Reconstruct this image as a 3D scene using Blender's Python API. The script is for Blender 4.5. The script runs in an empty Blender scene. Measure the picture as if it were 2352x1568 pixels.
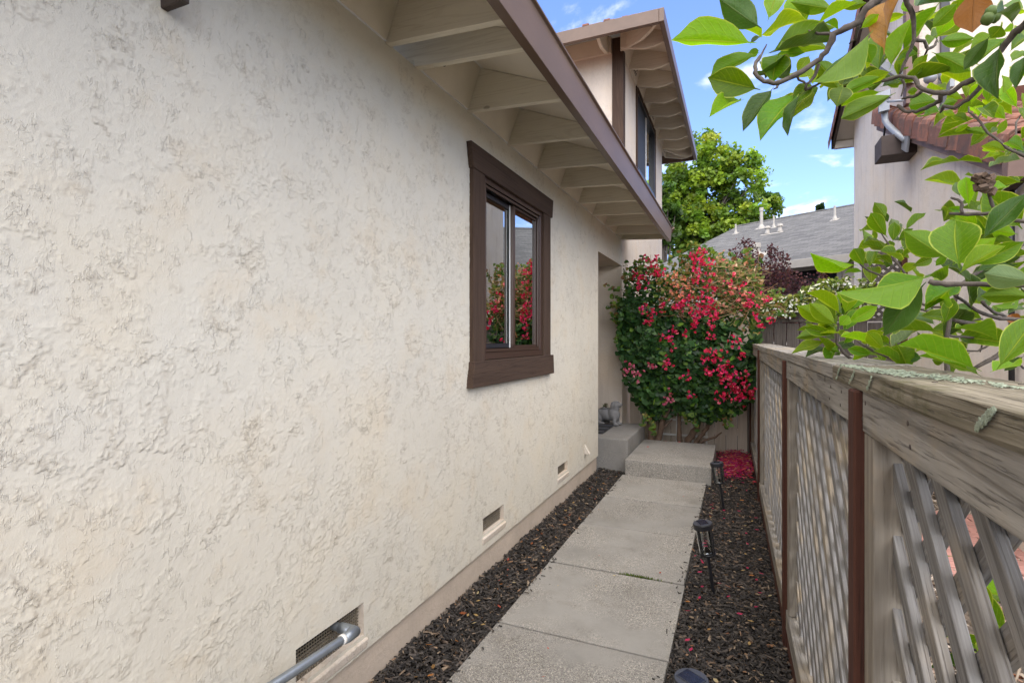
import bpy, bmesh, math, random
import numpy as np
from mathutils import Vector, Matrix, noise as mnoise

random.seed(11)
rng = np.random.default_rng(11)
S = bpy.context.scene
COL = S.collection
R = math.radians

# ------------------------------------------------------------------ camera
cam_d = bpy.data.cameras.new('camera')
cam_d.sensor_width = 36.0
cam_d.lens = 1211.0 / 2352.0 * 36.0
cam_d.shift_y = -8.0 / 2352.0
cam_d.clip_start = 0.02
cam_d.clip_end = 600.0
cam = bpy.data.objects.new('camera', cam_d)
cam.location = (0, 0, 1.5)
cam.rotation_euler = (R(90), 0, R(23.3))
COL.objects.link(cam)
S.camera = cam

# ------------------------------------------------------------------ sky, sun, exposure
SUN_EL, SUN_AZ = 60.0, 160.0        # azimuth from +Y towards +X
world = bpy.data.worlds.new('World')
S.world = world
world.use_nodes = True
wn, wl = world.node_tree.nodes, world.node_tree.links
wn.clear()
def N(nodes, t, **kw):
    n = nodes.new(t)
    for k, v in kw.items():
        setattr(n, k, v)
    return n
wo = N(wn, 'ShaderNodeOutputWorld'); wb = N(wn, 'ShaderNodeBackground')
sky = N(wn, 'ShaderNodeTexSky', sky_type='NISHITA', sun_disc=False)
sky.sun_elevation = R(SUN_EL); sky.sun_rotation = R(SUN_AZ)
sky.air_density = 1.0; sky.dust_density = 0.6; sky.ozone_density = 1.6
tc = N(wn, 'ShaderNodeTexCoord')
sep = N(wn, 'ShaderNodeSeparateXYZ'); wl.new(tc.outputs['Generated'], sep.inputs[0])
zc = N(wn, 'ShaderNodeMath', operation='MAXIMUM'); wl.new(sep.outputs['Z'], zc.inputs[0]); zc.inputs[1].default_value = 0.04
zc2 = N(wn, 'ShaderNodeMath', operation='ADD'); wl.new(zc.outputs[0], zc2.inputs[0]); zc2.inputs[1].default_value = 0.12
dx = N(wn, 'ShaderNodeMath', operation='DIVIDE'); wl.new(sep.outputs['X'], dx.inputs[0]); wl.new(zc2.outputs[0], dx.inputs[1])
dy = N(wn, 'ShaderNodeMath', operation='DIVIDE'); wl.new(sep.outputs['Y'], dy.inputs[0]); wl.new(zc2.outputs[0], dy.inputs[1])
cmb = N(wn, 'ShaderNodeCombineXYZ'); wl.new(dx.outputs[0], cmb.inputs[0]); wl.new(dy.outputs[0], cmb.inputs[1])
cmb.inputs[2].default_value = 3.1
cn = N(wn, 'ShaderNodeTexNoise'); wl.new(cmb.outputs[0], cn.inputs['Vector'])
cn.inputs['Scale'].default_value = 3.1; cn.inputs['Detail'].default_value = 9.0; cn.inputs['Roughness'].default_value = 0.58
cn.inputs['Distortion'].default_value = 0.35
cr = N(wn, 'ShaderNodeMapRange', interpolation_type='SMOOTHSTEP'); wl.new(cn.outputs['Fac'], cr.inputs[0])
cr.inputs[1].default_value = 0.52; cr.inputs[2].default_value = 0.74; cr.inputs[3].default_value = 0.0; cr.inputs[4].default_value = 0.85
cm = N(wn, 'ShaderNodeMix', data_type='RGBA'); wl.new(cr.outputs[0], cm.inputs[0])
tint = N(wn, 'ShaderNodeMix', data_type='RGBA', blend_type='MULTIPLY'); tint.inputs[0].default_value = 1.0
wl.new(sky.outputs[0], tint.inputs[6]); tint.inputs[7].default_value = (0.80, 0.87, 1.18, 1)
wl.new(tint.outputs[2], cm.inputs[6]); cm.inputs[7].default_value = (5.6, 5.6, 5.7, 1)
wl.new(cm.outputs[2], wb.inputs['Color']); wb.inputs['Strength'].default_value = 0.06
wl.new(wb.outputs[0], wo.inputs[0])

sun_d = bpy.data.lights.new('sun', 'SUN'); sun_d.energy = 1.5; sun_d.angle = R(115); sun_d.color = (1.0, 0.90, 0.66)
sun = bpy.data.objects.new('sun', sun_d); COL.objects.link(sun)
sd = Vector((math.cos(R(SUN_EL)) * math.sin(R(SUN_AZ)), math.cos(R(SUN_EL)) * math.cos(R(SUN_AZ)), math.sin(R(SUN_EL))))
sun.rotation_euler = sd.to_track_quat('Z', 'Y').to_euler()
sun.location = (6, -6, 12)
S.view_settings.view_transform = 'Standard'; S.view_settings.look = 'None'
S.view_settings.exposure = 2.50; S.view_settings.gamma = 1.0
S.view_settings.use_curve_mapping = False
S.cycles.max_bounces = 8; S.cycles.transparent_max_bounces = 12; S.cycles.use_denoising = True

# ------------------------------------------------------------------ helpers
def tag(o, label=None, cat=None, group=None, kind=None):
    if label: o['label'] = label
    if cat: o['category'] = cat
    if group: o['group'] = group
    if kind: o['kind'] = kind
    return o

def empty(name, loc=(0, 0, 0), rz=0.0):
    o = bpy.data.objects.new(name, None); o.empty_display_size = 0.1
    o.location = loc; o.rotation_euler = (0, 0, rz); COL.objects.link(o)
    return o

def link(name, me, parent=None):
    o = bpy.data.objects.new(name, me); COL.objects.link(o)
    if parent is not None: o.parent = parent
    return o

class MB:
    """collects polygons; build() links them as one mesh object"""
    def __init__(s): s.v = []; s.f = []; s.c = []; s.mi = []; s.cur = (1, 1, 1); s.m = 0
    def face(s, pts):
        b = len(s.v); s.v += [tuple(p) for p in pts]; s.f.append(tuple(range(b, b + len(pts)))); s.c.append(s.cur); s.mi.append(s.m)
    def box(s, x0, x1, y0, y1, z0, z1):
        s.hexa([(x0, y0, z0), (x1, y0, z0), (x1, y1, z0), (x0, y1, z0), (x0, y0, z1), (x1, y0, z1), (x1, y1, z1), (x0, y1, z1)])
    def hexa(s, p):
        b = len(s.v); s.v += [tuple(q) for q in p]
        for f in ((3, 2, 1, 0), (4, 5, 6, 7), (0, 1, 5, 4), (1, 2, 6, 5), (2, 3, 7, 6), (3, 0, 4, 7)):
            s.f.append(tuple(b + i for i in f)); s.c.append(s.cur); s.mi.append(s.m)
    def obox(s, c, ax, ay, az):
        c, ax, ay, az = map(Vector, (c, ax, ay, az))
        s.hexa([c + i * ax + j * ay + k * az for k in (-1, 1) for i, j in ((-1, -1), (1, -1), (1, 1), (-1, 1))])
    def extrude(s, poly, d):
        """poly: list of 3d points, d: offset vector"""
        n = len(poly); b = len(s.v); d = Vector(d)
        s.v += [tuple(p) for p in poly] + [tuple(Vector(p) + d) for p in poly]
        fs = [tuple(b + i for i in reversed(range(n))), tuple(b + n + i for i in range(n))]
        fs += [(b + i, b + (i + 1) % n, b + n + (i + 1) % n, b + n + i) for i in range(n)]
        for f in fs: s.f.append(f); s.c.append(s.cur); s.mi.append(s.m)
    def tube(s, pts, rad, n=8, cap=True):
        pts = [Vector(p) for p in pts]; m = len(pts)
        rad = [float(q) for q in rad] if hasattr(rad, '__len__') else [float(rad)] * m
        b = len(s.v); prev = None
        for i, p in enumerate(pts):
            t = (pts[min(i + 1, m - 1)] - pts[max(i - 1, 0)]).normalized()
            if prev is None:
                a = t.orthogonal().normalized()
            else:
                a = (prev - t * prev.dot(t)).normalized()
            prev = a; c = t.cross(a)
            for k in range(n):
                w = 2 * math.pi * k / n
                s.v.append(tuple(p + rad[i] * (math.cos(w) * a + math.sin(w) * c)))
        for i in range(m - 1):
            for k in range(n):
                k2 = (k + 1) % n
                s.f.append((b + i * n + k, b + i * n + k2, b + (i + 1) * n + k2, b + (i + 1) * n + k)); s.c.append(s.cur); s.mi.append(s.m)
        if cap:
            s.f.append(tuple(b + k for k in reversed(range(n)))); s.c.append(s.cur); s.mi.append(s.m)
            s.f.append(tuple(b + (m - 1) * n + k for k in range(n))); s.c.append(s.cur); s.mi.append(s.m)
    def lathe(s, prof, c=(0, 0, 0), n=20):
        b = len(s.v); m = len(prof)
        for r, z in prof:
            for k in range(n):
                w = 2 * math.pi * k / n
                s.v.append((c[0] + r * math.cos(w), c[1] + r * math.sin(w), c[2] + z))
        for i in range(m - 1):
            for k in range(n):
                k2 = (k + 1) % n
                s.f.append((b + i * n + k, b + i * n + k2, b + (i + 1) * n + k2, b + (i + 1) * n + k)); s.c.append(s.cur); s.mi.append(s.m)
        s.f.append(tuple(b + k for k in reversed(range(n)))); s.c.append(s.cur); s.mi.append(s.m)
        s.f.append(tuple(b + (m - 1) * n + k for k in range(n))); s.c.append(s.cur); s.mi.append(s.m)
    def mesh(s, name, mats, bevel=0.0, smooth=False, segs=1):
        me = bpy.data.meshes.new(name)
        me.from_pydata(s.v, [], s.f)
        if not isinstance(mats, (list, tuple)): mats = [mats]
        for m in mats: me.materials.append(m)
        if any(s.mi): me.polygons.foreach_set('material_index', s.mi)
        if any(c != (1, 1, 1) for c in s.c) and bevel == 0:
            at = me.color_attributes.new('Col', 'FLOAT_COLOR', 'CORNER')
            cols = []
            for f, c in zip(s.f, s.c): cols += [(*c, 1.0)] * len(f)
            at.data.foreach_set('color', np.array(cols, dtype=np.float32).ravel())
        if bevel > 0:
            bm = bmesh.new(); bm.from_mesh(me)
            bmesh.ops.remove_doubles(bm, verts=bm.verts, dist=1e-6)
            es = [e for e in bm.edges if len(e.link_faces) == 2 and e.calc_face_angle(0) > 0.5]
            bmesh.ops.bevel(bm, geom=es, offset=bevel, offset_type='OFFSET', segments=segs, profile=0.6, affect='EDGES', clamp_overlap=True)
            bm.to_mesh(me); bm.free()
        if smooth: me.polygons.foreach_set('use_smooth', [True] * len(me.polygons))
        me.update()
        return me
    def build(s, name, mats, parent=None, bevel=0.0, smooth=False, segs=1, kind=None, label=None):
        o = link(name, s.mesh(name, mats, bevel, smooth, segs), parent)
        if kind: o['kind'] = kind
        if label: o['label'] = label
        return o

def np_mesh(name, verts, faces, mat, cols=None, smooth=False, attr=None):
    """verts (n,3), faces (m,k) arrays; cols per-face (m,3)"""
    me = bpy.data.meshes.new(name)
    k = faces.shape[1]; m = len(faces)
    me.vertices.add(len(verts)); me.vertices.foreach_set('co', np.asarray(verts, np.float32).ravel())
    me.loops.add(m * k); me.loops.foreach_set('vertex_index', np.asarray(faces, np.int32).ravel())
    me.polygons.add(m); me.polygons.foreach_set('loop_start', np.arange(0, m * k, k, dtype=np.int32))
    me.polygons.foreach_set('loop_total', np.full(m, k, np.int32))
    me.update(calc_edges=True)
    me.materials.append(mat)
    if cols is not None:
        at = me.color_attributes.new('Col', 'FLOAT_COLOR', 'CORNER')
        c = np.ones((m, k, 4), np.float32); c[:, :, :3] = np.asarray(cols, np.float32)[:, None, :]
        at.data.foreach_set('color', c.ravel())
    if smooth: me.polygons.foreach_set('use_smooth', np.ones(m, bool))
    return me

# ------------------------------------------------------------------ materials
def mat(name):
    m = bpy.data.materials.new(name); m.use_nodes = True
    nt = m.node_tree; nt.nodes.clear()
    o = nt.nodes.new('ShaderNodeOutputMaterial'); b = nt.nodes.new('ShaderNodeBsdfPrincipled')
    nt.links.new(b.outputs[0], o.inputs[0])
    return m, nt.nodes, nt.links, b, o

def coord(nodes, links, scale=(1, 1, 1), rnd=0.0, kind='Object'):
    t = nodes.new('ShaderNodeTexCoord'); mp = nodes.new('ShaderNodeMapping'); mp.inputs['Scale'].default_value = scale
    src = t.outputs[kind]
    if rnd:
        oi = nodes.new('ShaderNodeObjectInfo'); ml = nodes.new('ShaderNodeVectorMath'); ml.operation = 'SCALE'
        cx = nodes.new('ShaderNodeCombineXYZ')
        for i in range(3): links.new(oi.outputs['Random'], cx.inputs[i])
        links.new(cx.outputs[0], ml.inputs[0]); ml.inputs['Scale'].default_value = rnd
        ad = nodes.new('ShaderNodeVectorMath'); ad.operation = 'ADD'
        links.new(src, ad.inputs[0]); links.new(ml.outputs[0], ad.inputs[1]); src = ad.outputs[0]
    links.new(src, mp.inputs['Vector'])
    return mp.outputs[0]

def noise(nodes, links, vec, scale, detail=5, rough=0.55, dist=0.0):
    n = nodes.new('ShaderNodeTexNoise'); n.inputs['Scale'].default_value = scale; n.inputs['Detail'].default_value = detail
    n.inputs['Roughness'].default_value = rough; n.inputs['Distortion'].default_value = dist
    links.new(vec, n.inputs['Vector']); return n.outputs['Fac']

def ramp(nodes, links, fac, stops):
    r = nodes.new('ShaderNodeValToRGB'); e = r.color_ramp.elements
    while len(e) < len(stops): e.new(0.5)
    for el, (p, c) in zip(e, stops): el.position = p; el.color = (*c, 1) if len(c) == 3 else c
    links.new(fac, r.inputs[0]); return r.outputs[0]

def maprange(nodes, links, v, a, b, c=0.0, d=1.0, smooth=True):
    m = nodes.new('ShaderNodeMapRange'); m.interpolation_type = 'SMOOTHSTEP' if smooth else 'LINEAR'
    links.new(v, m.inputs[0])
    for i, x in enumerate((a, b, c, d)): m.inputs[i + 1].default_value = x
    return m.outputs[0]

def math_(nodes, links, op, a, b=None, clamp=False):
    m = nodes.new('ShaderNodeMath'); m.operation = op; m.use_clamp = clamp
    for i, x in enumerate((a, b)):
        if x is None: continue
        if isinstance(x, (int, float)): m.inputs[i].default_value = x
        else: links.new(x, m.inputs[i])
    return m.outputs[0]

def mixc(nodes, links, fac, a, b, blend='MIX'):
    m = nodes.new('ShaderNodeMix'); m.data_type = 'RGBA'; m.blend_type = blend
    if isinstance(fac, (int, float)): m.inputs[0].default_value = fac
    else: links.new(fac, m.inputs[0])
    for i, x in ((6, a), (7, b)):
        if isinstance(x, tuple): m.inputs[i].default_value = (*x, 1)
        else: links.new(x, m.inputs[i])
    return m.outputs[2]

def bump(nodes, links, h, dist, strength=1.0, prev=None):
    b = nodes.new('ShaderNodeBump'); b.inputs['Distance'].default_value = dist; b.inputs['Strength'].default_value = strength
    links.new(h, b.inputs['Height'])
    if prev is not None: links.new(prev, b.inputs['Normal'])
    return b.outputs[0]

def stucco(name, base, strong=1.0, dirt_shade=0.5, streak=0.0):
    """skip-trowel stucco: ragged trowel plateaus with sharp lower edges"""
    m, n, l, b, o = mat(name)
    v = coord(n, l, (1, 1, 0.62)); v0 = coord(n, l)
    big = noise(n, l, v0, 1.9, 3, 0.5)
    z1 = maprange(n, l, noise(n, l, v0, 4.0, 5, 0.6), 0.34, 0.52)
    z2 = maprange(n, l, noise(n, l, v, 5.5, 5, 0.6), 0.38, 0.53)
    brk = maprange(n, l, noise(n, l, v0, 24.0, 4, 0.6), 0.42, 0.58)
    t1 = noise(n, l, v, 8.0, 4, 0.55, 0.2)
    t2 = noise(n, l, v, 25.0, 3, 0.55, 0.2)
    t3 = noise(n, l, v0, 110.0, 5, 0.7)
    t4 = noise(n, l, v, 52.0, 3, 0.6, 0.3)
    # trowel laps: a low wedge that rises to a sharp ragged lip, then drops
    def lap(t, at, w, d):
        up = maprange(n, l, t, at - w, at, 0.0, 1.0, False)
        return math_(n, l, 'MULTIPLY', up, maprange(n, l, t, at, at + d, 1.0, 0.0, False))
    l1 = math_(n, l, 'MULTIPLY', lap(t1, 0.530, 0.03, .006), z2)
    l2 = math_(n, l, 'MULTIPLY', lap(t1, 0.455, 0.03, .006), z1)
    l3 = math_(n, l, 'MULTIPLY', lap(t2, 0.50, 0.06, .014), z1)
    l4 = math_(n, l, 'MULTIPLY', lap(t2, 0.58, 0.05, .014), z2)
    h = math_(n, l, 'MULTIPLY', math_(n, l, 'ADD', math_(n, l, 'ADD', l1, l2), math_(n, l, 'MULTIPLY', math_(n, l, 'ADD', l3, l4), 0.7)), brk)
    l5 = math_(n, l, 'MULTIPLY', lap(t4, 0.56, 0.08, .03), z1); l6 = math_(n, l, 'MULTIPLY', lap(t1, 0.60, 0.03, .006), 0.9)
    h = math_(n, l, 'ADD', h, math_(n, l, 'ADD', math_(n, l, 'MULTIPLY', l5, 0.35), l6))
    h = math_(n, l, 'ADD', h, math_(n, l, 'MULTIPLY', t3, 0.32))
    bn = bump(n, l, h, 0.0032 * strong, 1.0)
    l.new(bn, b.inputs['Normal'])
    # painted lip shadow and caught dust in the crevice under each lip
    def crev(t, at, z, w):
        return math_(n, l, 'MULTIPLY', math_(n, l, 'MULTIPLY', maprange(n, l, t, at, at + w * .4), maprange(n, l, t, at + w * .6, at + w, 1.0, 0.0)), z)
    e = math_(n, l, 'MAXIMUM', math_(n, l, 'MAXIMUM', crev(t1, 0.530, z2, .010), crev(t1, 0.455, z1, .010)), math_(n, l, 'MAXIMUM', crev(t2, 0.50, z1, .018), crev(t2, 0.58, z2, .018)))
    e = math_(n, l, 'MAXIMUM', math_(n, l, 'MULTIPLY', e, brk), math_(n, l, 'MAXIMUM', math_(n, l, 'MULTIPLY', crev(t4, 0.56, z1, .030), 0.6), math_(n, l, 'MULTIPLY', maprange(n, l, t1, 0.600, 0.604), maprange(n, l, t1, 0.606, 0.612, 1.0, 0.0))))
    c = ramp(n, l, big, [(0.3, tuple(x * 0.94 for x in base)), (0.5, base), (0.72, (base[0] * 1.04, base[1] * 1.0, base[2] * 0.93))])
    warm = maprange(n, l, noise(n, l, v0, 2.6, 4, 0.6), 0.5, 0.75)
    c = mixc(n, l, math_(n, l, 'MULTIPLY', warm, 0.5), c, (base[0] * 0.98, base[1] * 0.90, base[2] * 0.78))
    c = mixc(n, l, math_(n, l, 'MULTIPLY', e, dirt_shade), c, (0.16, 0.12, 0.08))
    if streak:
        sv_ = coord(n, l, (1, 1, .10)); st_ = maprange(n, l, noise(n, l, sv_, 9.0, 6, .65), .50, .74)
        c = mixc(n, l, math_(n, l, 'MULTIPLY', st_, streak), c, (0.36, 0.30, 0.25))
    l.new(c, b.inputs['Base Color']); b.inputs['Roughness'].default_value = 0.85
    return m

def plain(name, col, rough=0.6, metal=0.0, var=0.12, nscale=8.0, bmp=0.0, bscale=60.0, stretch=(1, 1, 1), spec=0.5):
    m, n, l, b, o = mat(name)
    v = coord(n, l, stretch, 3.0)
    f = noise(n, l, v, nscale, 6, 0.6)
    c = ramp(n, l, f, [(0.25, tuple(x * (1 - var) for x in col)), (0.75, tuple(min(1, x * (1 + var)) for x in col))])
    l.new(c, b.inputs['Base Color']); b.inputs['Roughness'].default_value = rough; b.inputs['Metallic'].default_value = metal
    b.inputs['Specular IOR Level'].default_value = spec
    if bmp: l.new(bump(n, l, noise(n, l, v, bscale, 5, 0.6), bmp), b.inputs['Normal'])
    return m

def wood(name, c0, c1, axis, grain=38.0, dark=(0.05, 0.04, 0.03), bmp=0.0015, rough=0.85, moss=None, knots=True, c2=None, gs=1.0):
    """weathered board; axis = index of the grain direction in object space"""
    m, n, l, b, o = mat(name)
    sc = [1.0, 1.0, 1.0]; sc[axis] = 0.045
    v = coord(n, l, tuple(sc), 7.0); v0 = coord(n, l, (1, 1, 1), 7.0)
    wob = coord(n, l, tuple(0.045 if i == axis else 1.0 for i in range(3)), 7.0)
    w = noise(n, l, wob, 5.0 * gs, 3, 0.5, 0.6)
    rings = math_(n, l, 'SINE', math_(n, l, 'MULTIPLY', w, 130.0))
    rings = maprange(n, l, rings, 0.45, 1.0)
    f = noise(n, l, v, grain, 6, 0.65)
    c = ramp(n, l, f, [(0.3, c0), (0.7, c1)])
    if c2 is not None:
        c = mixc(n, l, maprange(n, l, noise(n, l, v0, 3.0, 4, 0.6), 0.48, 0.68), c, c2)
    fine = maprange(n, l, noise(n, l, v, grain * 3.2, 4, 0.7), 0.54, 0.72)
    c = mixc(n, l, math_(n, l, 'MULTIPLY', rings, 0.26), c, dark)
    c = mixc(n, l, math_(n, l, 'MULTIPLY', fine, 0.68), c, dark)
    h = math_(n, l, 'SUBTRACT', math_(n, l, 'MULTIPLY', f, 0.6), math_(n, l, 'ADD', math_(n, l, 'MULTIPLY', rings, 0.35), math_(n, l, 'MULTIPLY', fine, 0.5)))
    if knots:
        vo = n.new('ShaderNodeTexVoronoi'); vo.inputs['Scale'].default_value = 3.4; vo.inputs['Randomness'].default_value = 1.0
        l.new(coord(n, l, tuple(0.6 if i == axis else 1.0 for i in range(3)), 7.0), vo.inputs['Vector'])
        kn = maprange(n, l, vo.outputs['Distance'], 0.035, 0.055, 1.0, 0.0)
        c = mixc(n, l, math_(n, l, 'MULTIPLY', kn, 0.75), c, tuple(x * 0.6 for x in dark))
    if moss is not None:
        ms = maprange(n, l, noise(n, l, v0, 4.5, 7, 0.7), 0.52, 0.66)
        c = mixc(n, l, math_(n, l, 'MULTIPLY', ms, 0.7), c, moss)
    l.new(c, b.inputs['Base Color']); b.inputs['Roughness'].default_value = rough; b.inputs['Specular IOR Level'].default_value = 0.25
    l.new(bump(n, l, h, bmp), b.inputs['Normal'])
    return m

def concrete(name, base, spk=1.0):
    m, n, l, b, o = mat(name)
    v = coord(n, l)
    big = noise(n, l, v, 2.3, 6, 0.65)
    c = ramp(n, l, big, [(0.28, tuple(x * 0.78 for x in base)), (0.5, base), (0.75, tuple(x * 1.14 for x in base))])
    vo = n.new('ShaderNodeTexVoronoi'); vo.inputs['Scale'].default_value = 240.0; l.new(v, vo.inputs['Vector'])
    sx = n.new('ShaderNodeSeparateColor'); l.new(vo.outputs['Color'], sx.inputs[0])
    worn = maprange(n, l, noise(n, l, v, 1.7, 5, 0.6), 0.38, 0.58)
    dk = math_(n, l, 'MULTIPLY', maprange(n, l, sx.outputs[0], 0.60, 0.85), worn)
    lt = math_(n, l, 'MULTIPLY', maprange(n, l, sx.outputs[1], 0.70, 0.92), worn)
    c = mixc(n, l, math_(n, l, 'MULTIPLY', dk, 0.55 * spk), c, (0.085, 0.072, 0.058))
    c = mixc(n, l, math_(n, l, 'MULTIPLY', lt, 0.45 * spk), c, (0.62, 0.56, 0.47))
    st = maprange(n, l, noise(n, l, v, 6.0, 7, 0.7), 0.54, 0.74)
    oi = n.new('ShaderNodeObjectInfo'); hs = n.new('ShaderNodeHueSaturation'); l.new(c, hs.inputs['Color'])
    l.new(maprange(n, l, oi.outputs['Random'], 0, 1, 0.88, 1.10, False), hs.inputs['Value']); c = hs.outputs[0]
    sk = maprange(n, l, noise(n, l, v, 1.3, 8, 0.75), 0.50, 0.66); c = mixc(n, l, math_(n, l, 'MULTIPLY', sk, 0.28), c, (0.16, 0.14, 0.115))
    c = mixc(n, l, math_(n, l, 'MULTIPLY', st, 0.35), c, (0.13, 0.11, 0.085))
    l.new(c, b.inputs['Base Color']); b.inputs['Roughness'].default_value = 0.92; b.inputs['Specular IOR Level'].default_value = 0.2
    h = math_(n, l, 'ADD', math_(n, l, 'MULTIPLY', math_(n, l, 'SUBTRACT', 1.0, vo.outputs['Distance']), worn), noise(n, l, v, 90, 5, 0.6))
    l.new(bump(n, l, h, 0.0016), b.inputs['Normal'])
    return m

def leafmat(name, trans=0.45, rough=0.45, sat=1.0):
    """foliage coloured by the mesh's own per-leaf colour"""
    m, n, l, b, o = mat(name)
    a = n.new('ShaderNodeVertexColor'); a.layer_name = 'Col'
    l.new(a.outputs[0], b.inputs['Base Color']); b.inputs['Roughness'].default_value = rough
    b.inputs['Specular IOR Level'].default_value = 0.35
    t = n.new('ShaderNodeBsdfTranslucent')
    l.new(mixc(n, l, 1.0, a.outputs[0], (1.25, 1.2, 0.6), 'MULTIPLY'), t.inputs[0])
    mx = n.new('ShaderNodeMixShader'); mx.inputs[0].default_value = trans
    l.new(b.outputs[0], mx.inputs[1]); l.new(t.outputs[0], mx.inputs[2]); l.new(mx.outputs[0], o.inputs[0])
    return m

def bigleaf(name, base, under, vein, trans=0.45, rim=(0.45, 0.5, 0.08)):
    m, n, l, b, o = mat(name)
    at = n.new('ShaderNodeAttribute'); at.attribute_name = 'luv'
    sp = n.new('ShaderNodeSeparateXYZ'); l.new(at.outputs['Vector'], sp.inputs[0])
    au = math_(n, l, 'ABSOLUTE', sp.outputs['X'])
    oi = n.new('ShaderNodeObjectInfo')
    v = coord(n, l, (1, 1, 1), 9.0)
    f = noise(n, l, v, 22, 5, 0.6)
    c = ramp(n, l, f, [(0.25, tuple(x * 0.8 for x in base)), (0.75, tuple(x * 1.2 for x in base))])
    hs = n.new('ShaderNodeHueSaturation'); l.new(c, hs.inputs['Color'])
    l.new(maprange(n, l, oi.outputs['Random'], 0, 1, 0.485, 0.515, False), hs.inputs['Hue'])
    l.new(maprange(n, l, oi.outputs['Random'], 0, 1, 0.75, 1.25, False), hs.inputs['Value']); c = hs.outputs[0]
    # side veins: slanted lines running from the midrib to the margin
    sl = math_(n, l, 'SUBTRACT', math_(n, l, 'MULTIPLY', sp.outputs['Y'], 9.0), math_(n, l, 'MULTIPLY', au, 2.2))
    fr = math_(n, l, 'ABSOLUTE', math_(n, l, 'SUBTRACT', math_(n, l, 'FRACT', sl), 0.5))
    sv = maprange(n, l, fr, 0.02, 0.10, 1.0, 0.0)
    mid = maprange(n, l, au, 0.015, 0.06, 1.0, 0.0)
    vv = math_(n, l, 'MAXIMUM', mid, math_(n, l, 'MULTIPLY', sv, 0.28))
    c = mixc(n, l, math_(n, l, 'MULTIPLY', vv, 0.75), c, vein)
    c = mixc(n, l, maprange(n, l, au, 0.90, 0.99, 0.0, 0.85), c, rim)
    blot = maprange(n, l, noise(n, l, v, 60, 3, 0.5), 0.70, 0.76)
    c = mixc(n, l, math_(n, l, 'MULTIPLY', blot, 0.5), c, (0.22, 0.16, 0.04))
    geo = n.new('ShaderNodeNewGeometry')
    c2 = mixc(n, l, math_(n, l, 'MULTIPLY', geo.outputs['Backfacing'], 0.65), c, under)
    l.new(c2, b.inputs['Base Color']); b.inputs['Roughness'].default_value = 0.36; b.inputs['Specular IOR Level'].default_value = 0.22
    h = math_(n, l, 'ADD', math_(n, l, 'MULTIPLY', vv, -1.0), math_(n, l, 'MULTIPLY', f, 0.6))
    l.new(bump(n, l, h, 0.0012), b.inputs['Normal'])
    t = n.new('ShaderNodeBsdfTranslucent')
    l.new(mixc(n, l, 1.0, c, (1.5, 1.35, 0.6), 'MULTIPLY'), t.inputs[0])
    mx = n.new('ShaderNodeMixShader'); mx.inputs[0].default_value = trans
    l.new(b.outputs[0], mx.inputs[1]); l.new(t.outputs[0], mx.inputs[2]); l.new(mx.outputs[0], o.inputs[0])
    return m

def glassmat(name, tint=(0.75, 0.85, 0.82), refl=1.0):
    m, n, l, b, o = mat(name)
    g = n.new('ShaderNodeBsdfGlossy'); g.inputs['Roughness'].default_value = 0.012; g.inputs[0].default_value = (0.95, 0.97, 0.96, 1)
    t = n.new('ShaderNodeBsdfTransparent'); t.inputs[0].default_value = (*tint, 1)
    fr = n.new('ShaderNodeFresnel'); fr.inputs[0].default_value = 1.75
    k = math_(n, l, 'MULTIPLY', fr.outputs[0], 3.2 * refl, True)
    mx = n.new('ShaderNodeMixShader'); l.new(k, mx.inputs[0]); l.new(t.outputs[0], mx.inputs[1]); l.new(g.outputs[0], mx.inputs[2])
    l.new(mx.outputs[0], o.inputs[0])
    return m

def tilemat(name):
    m, n, l, b, o = mat(name)
    v = coord(n, l, (1, 1, 1), 6.0); oi = n.new('ShaderNodeObjectInfo')
    c = ramp(n, l, oi.outputs['Random'], [(0.0, (0.16, 0.062, 0.038)), (0.35, (0.23, 0.088, 0.050)), (0.65, (0.29, 0.120, 0.070)), (1.0, (0.125, 0.060, 0.044))])
    st = maprange(n, l, noise(n, l, v, 7, 7, 0.65), 0.42, 0.66)
    c = mixc(n, l, math_(n, l, 'MULTIPLY', st, 0.75), c, (0.075, 0.055, 0.045))
    pk = maprange(n, l, noise(n, l, v, 16, 5, 0.65), 0.60, 0.75)
    c = mixc(n, l, math_(n, l, 'MULTIPLY', pk, 0.45), c, (0.42, 0.25, 0.17))
    l.new(c, b.inputs['Base Color']); b.inputs['Roughness'].default_value = 0.85
    l.new(bump(n, l, noise(n, l, v, 70, 5, 0.65), 0.003), b.inputs['Normal'])
    return m

def chipmat(name, stops):
    m, n, l, b, o = mat(name)
    g = n.new('ShaderNodeNewGeometry'); v = coord(n, l)
    c = ramp(n, l, g.outputs['Random Per Island'], stops)
    c = mixc(n, l, math_(n, l, 'MULTIPLY', noise(n, l, v, 130, 4, 0.6), 0.5), c, (0.02, 0.016, 0.013))
    l.new(c, b.inputs['Base Color']); b.inputs['Roughness'].default_value = 0.8; b.inputs['Specular IOR Level'].default_value = 0.3
    return m

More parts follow.
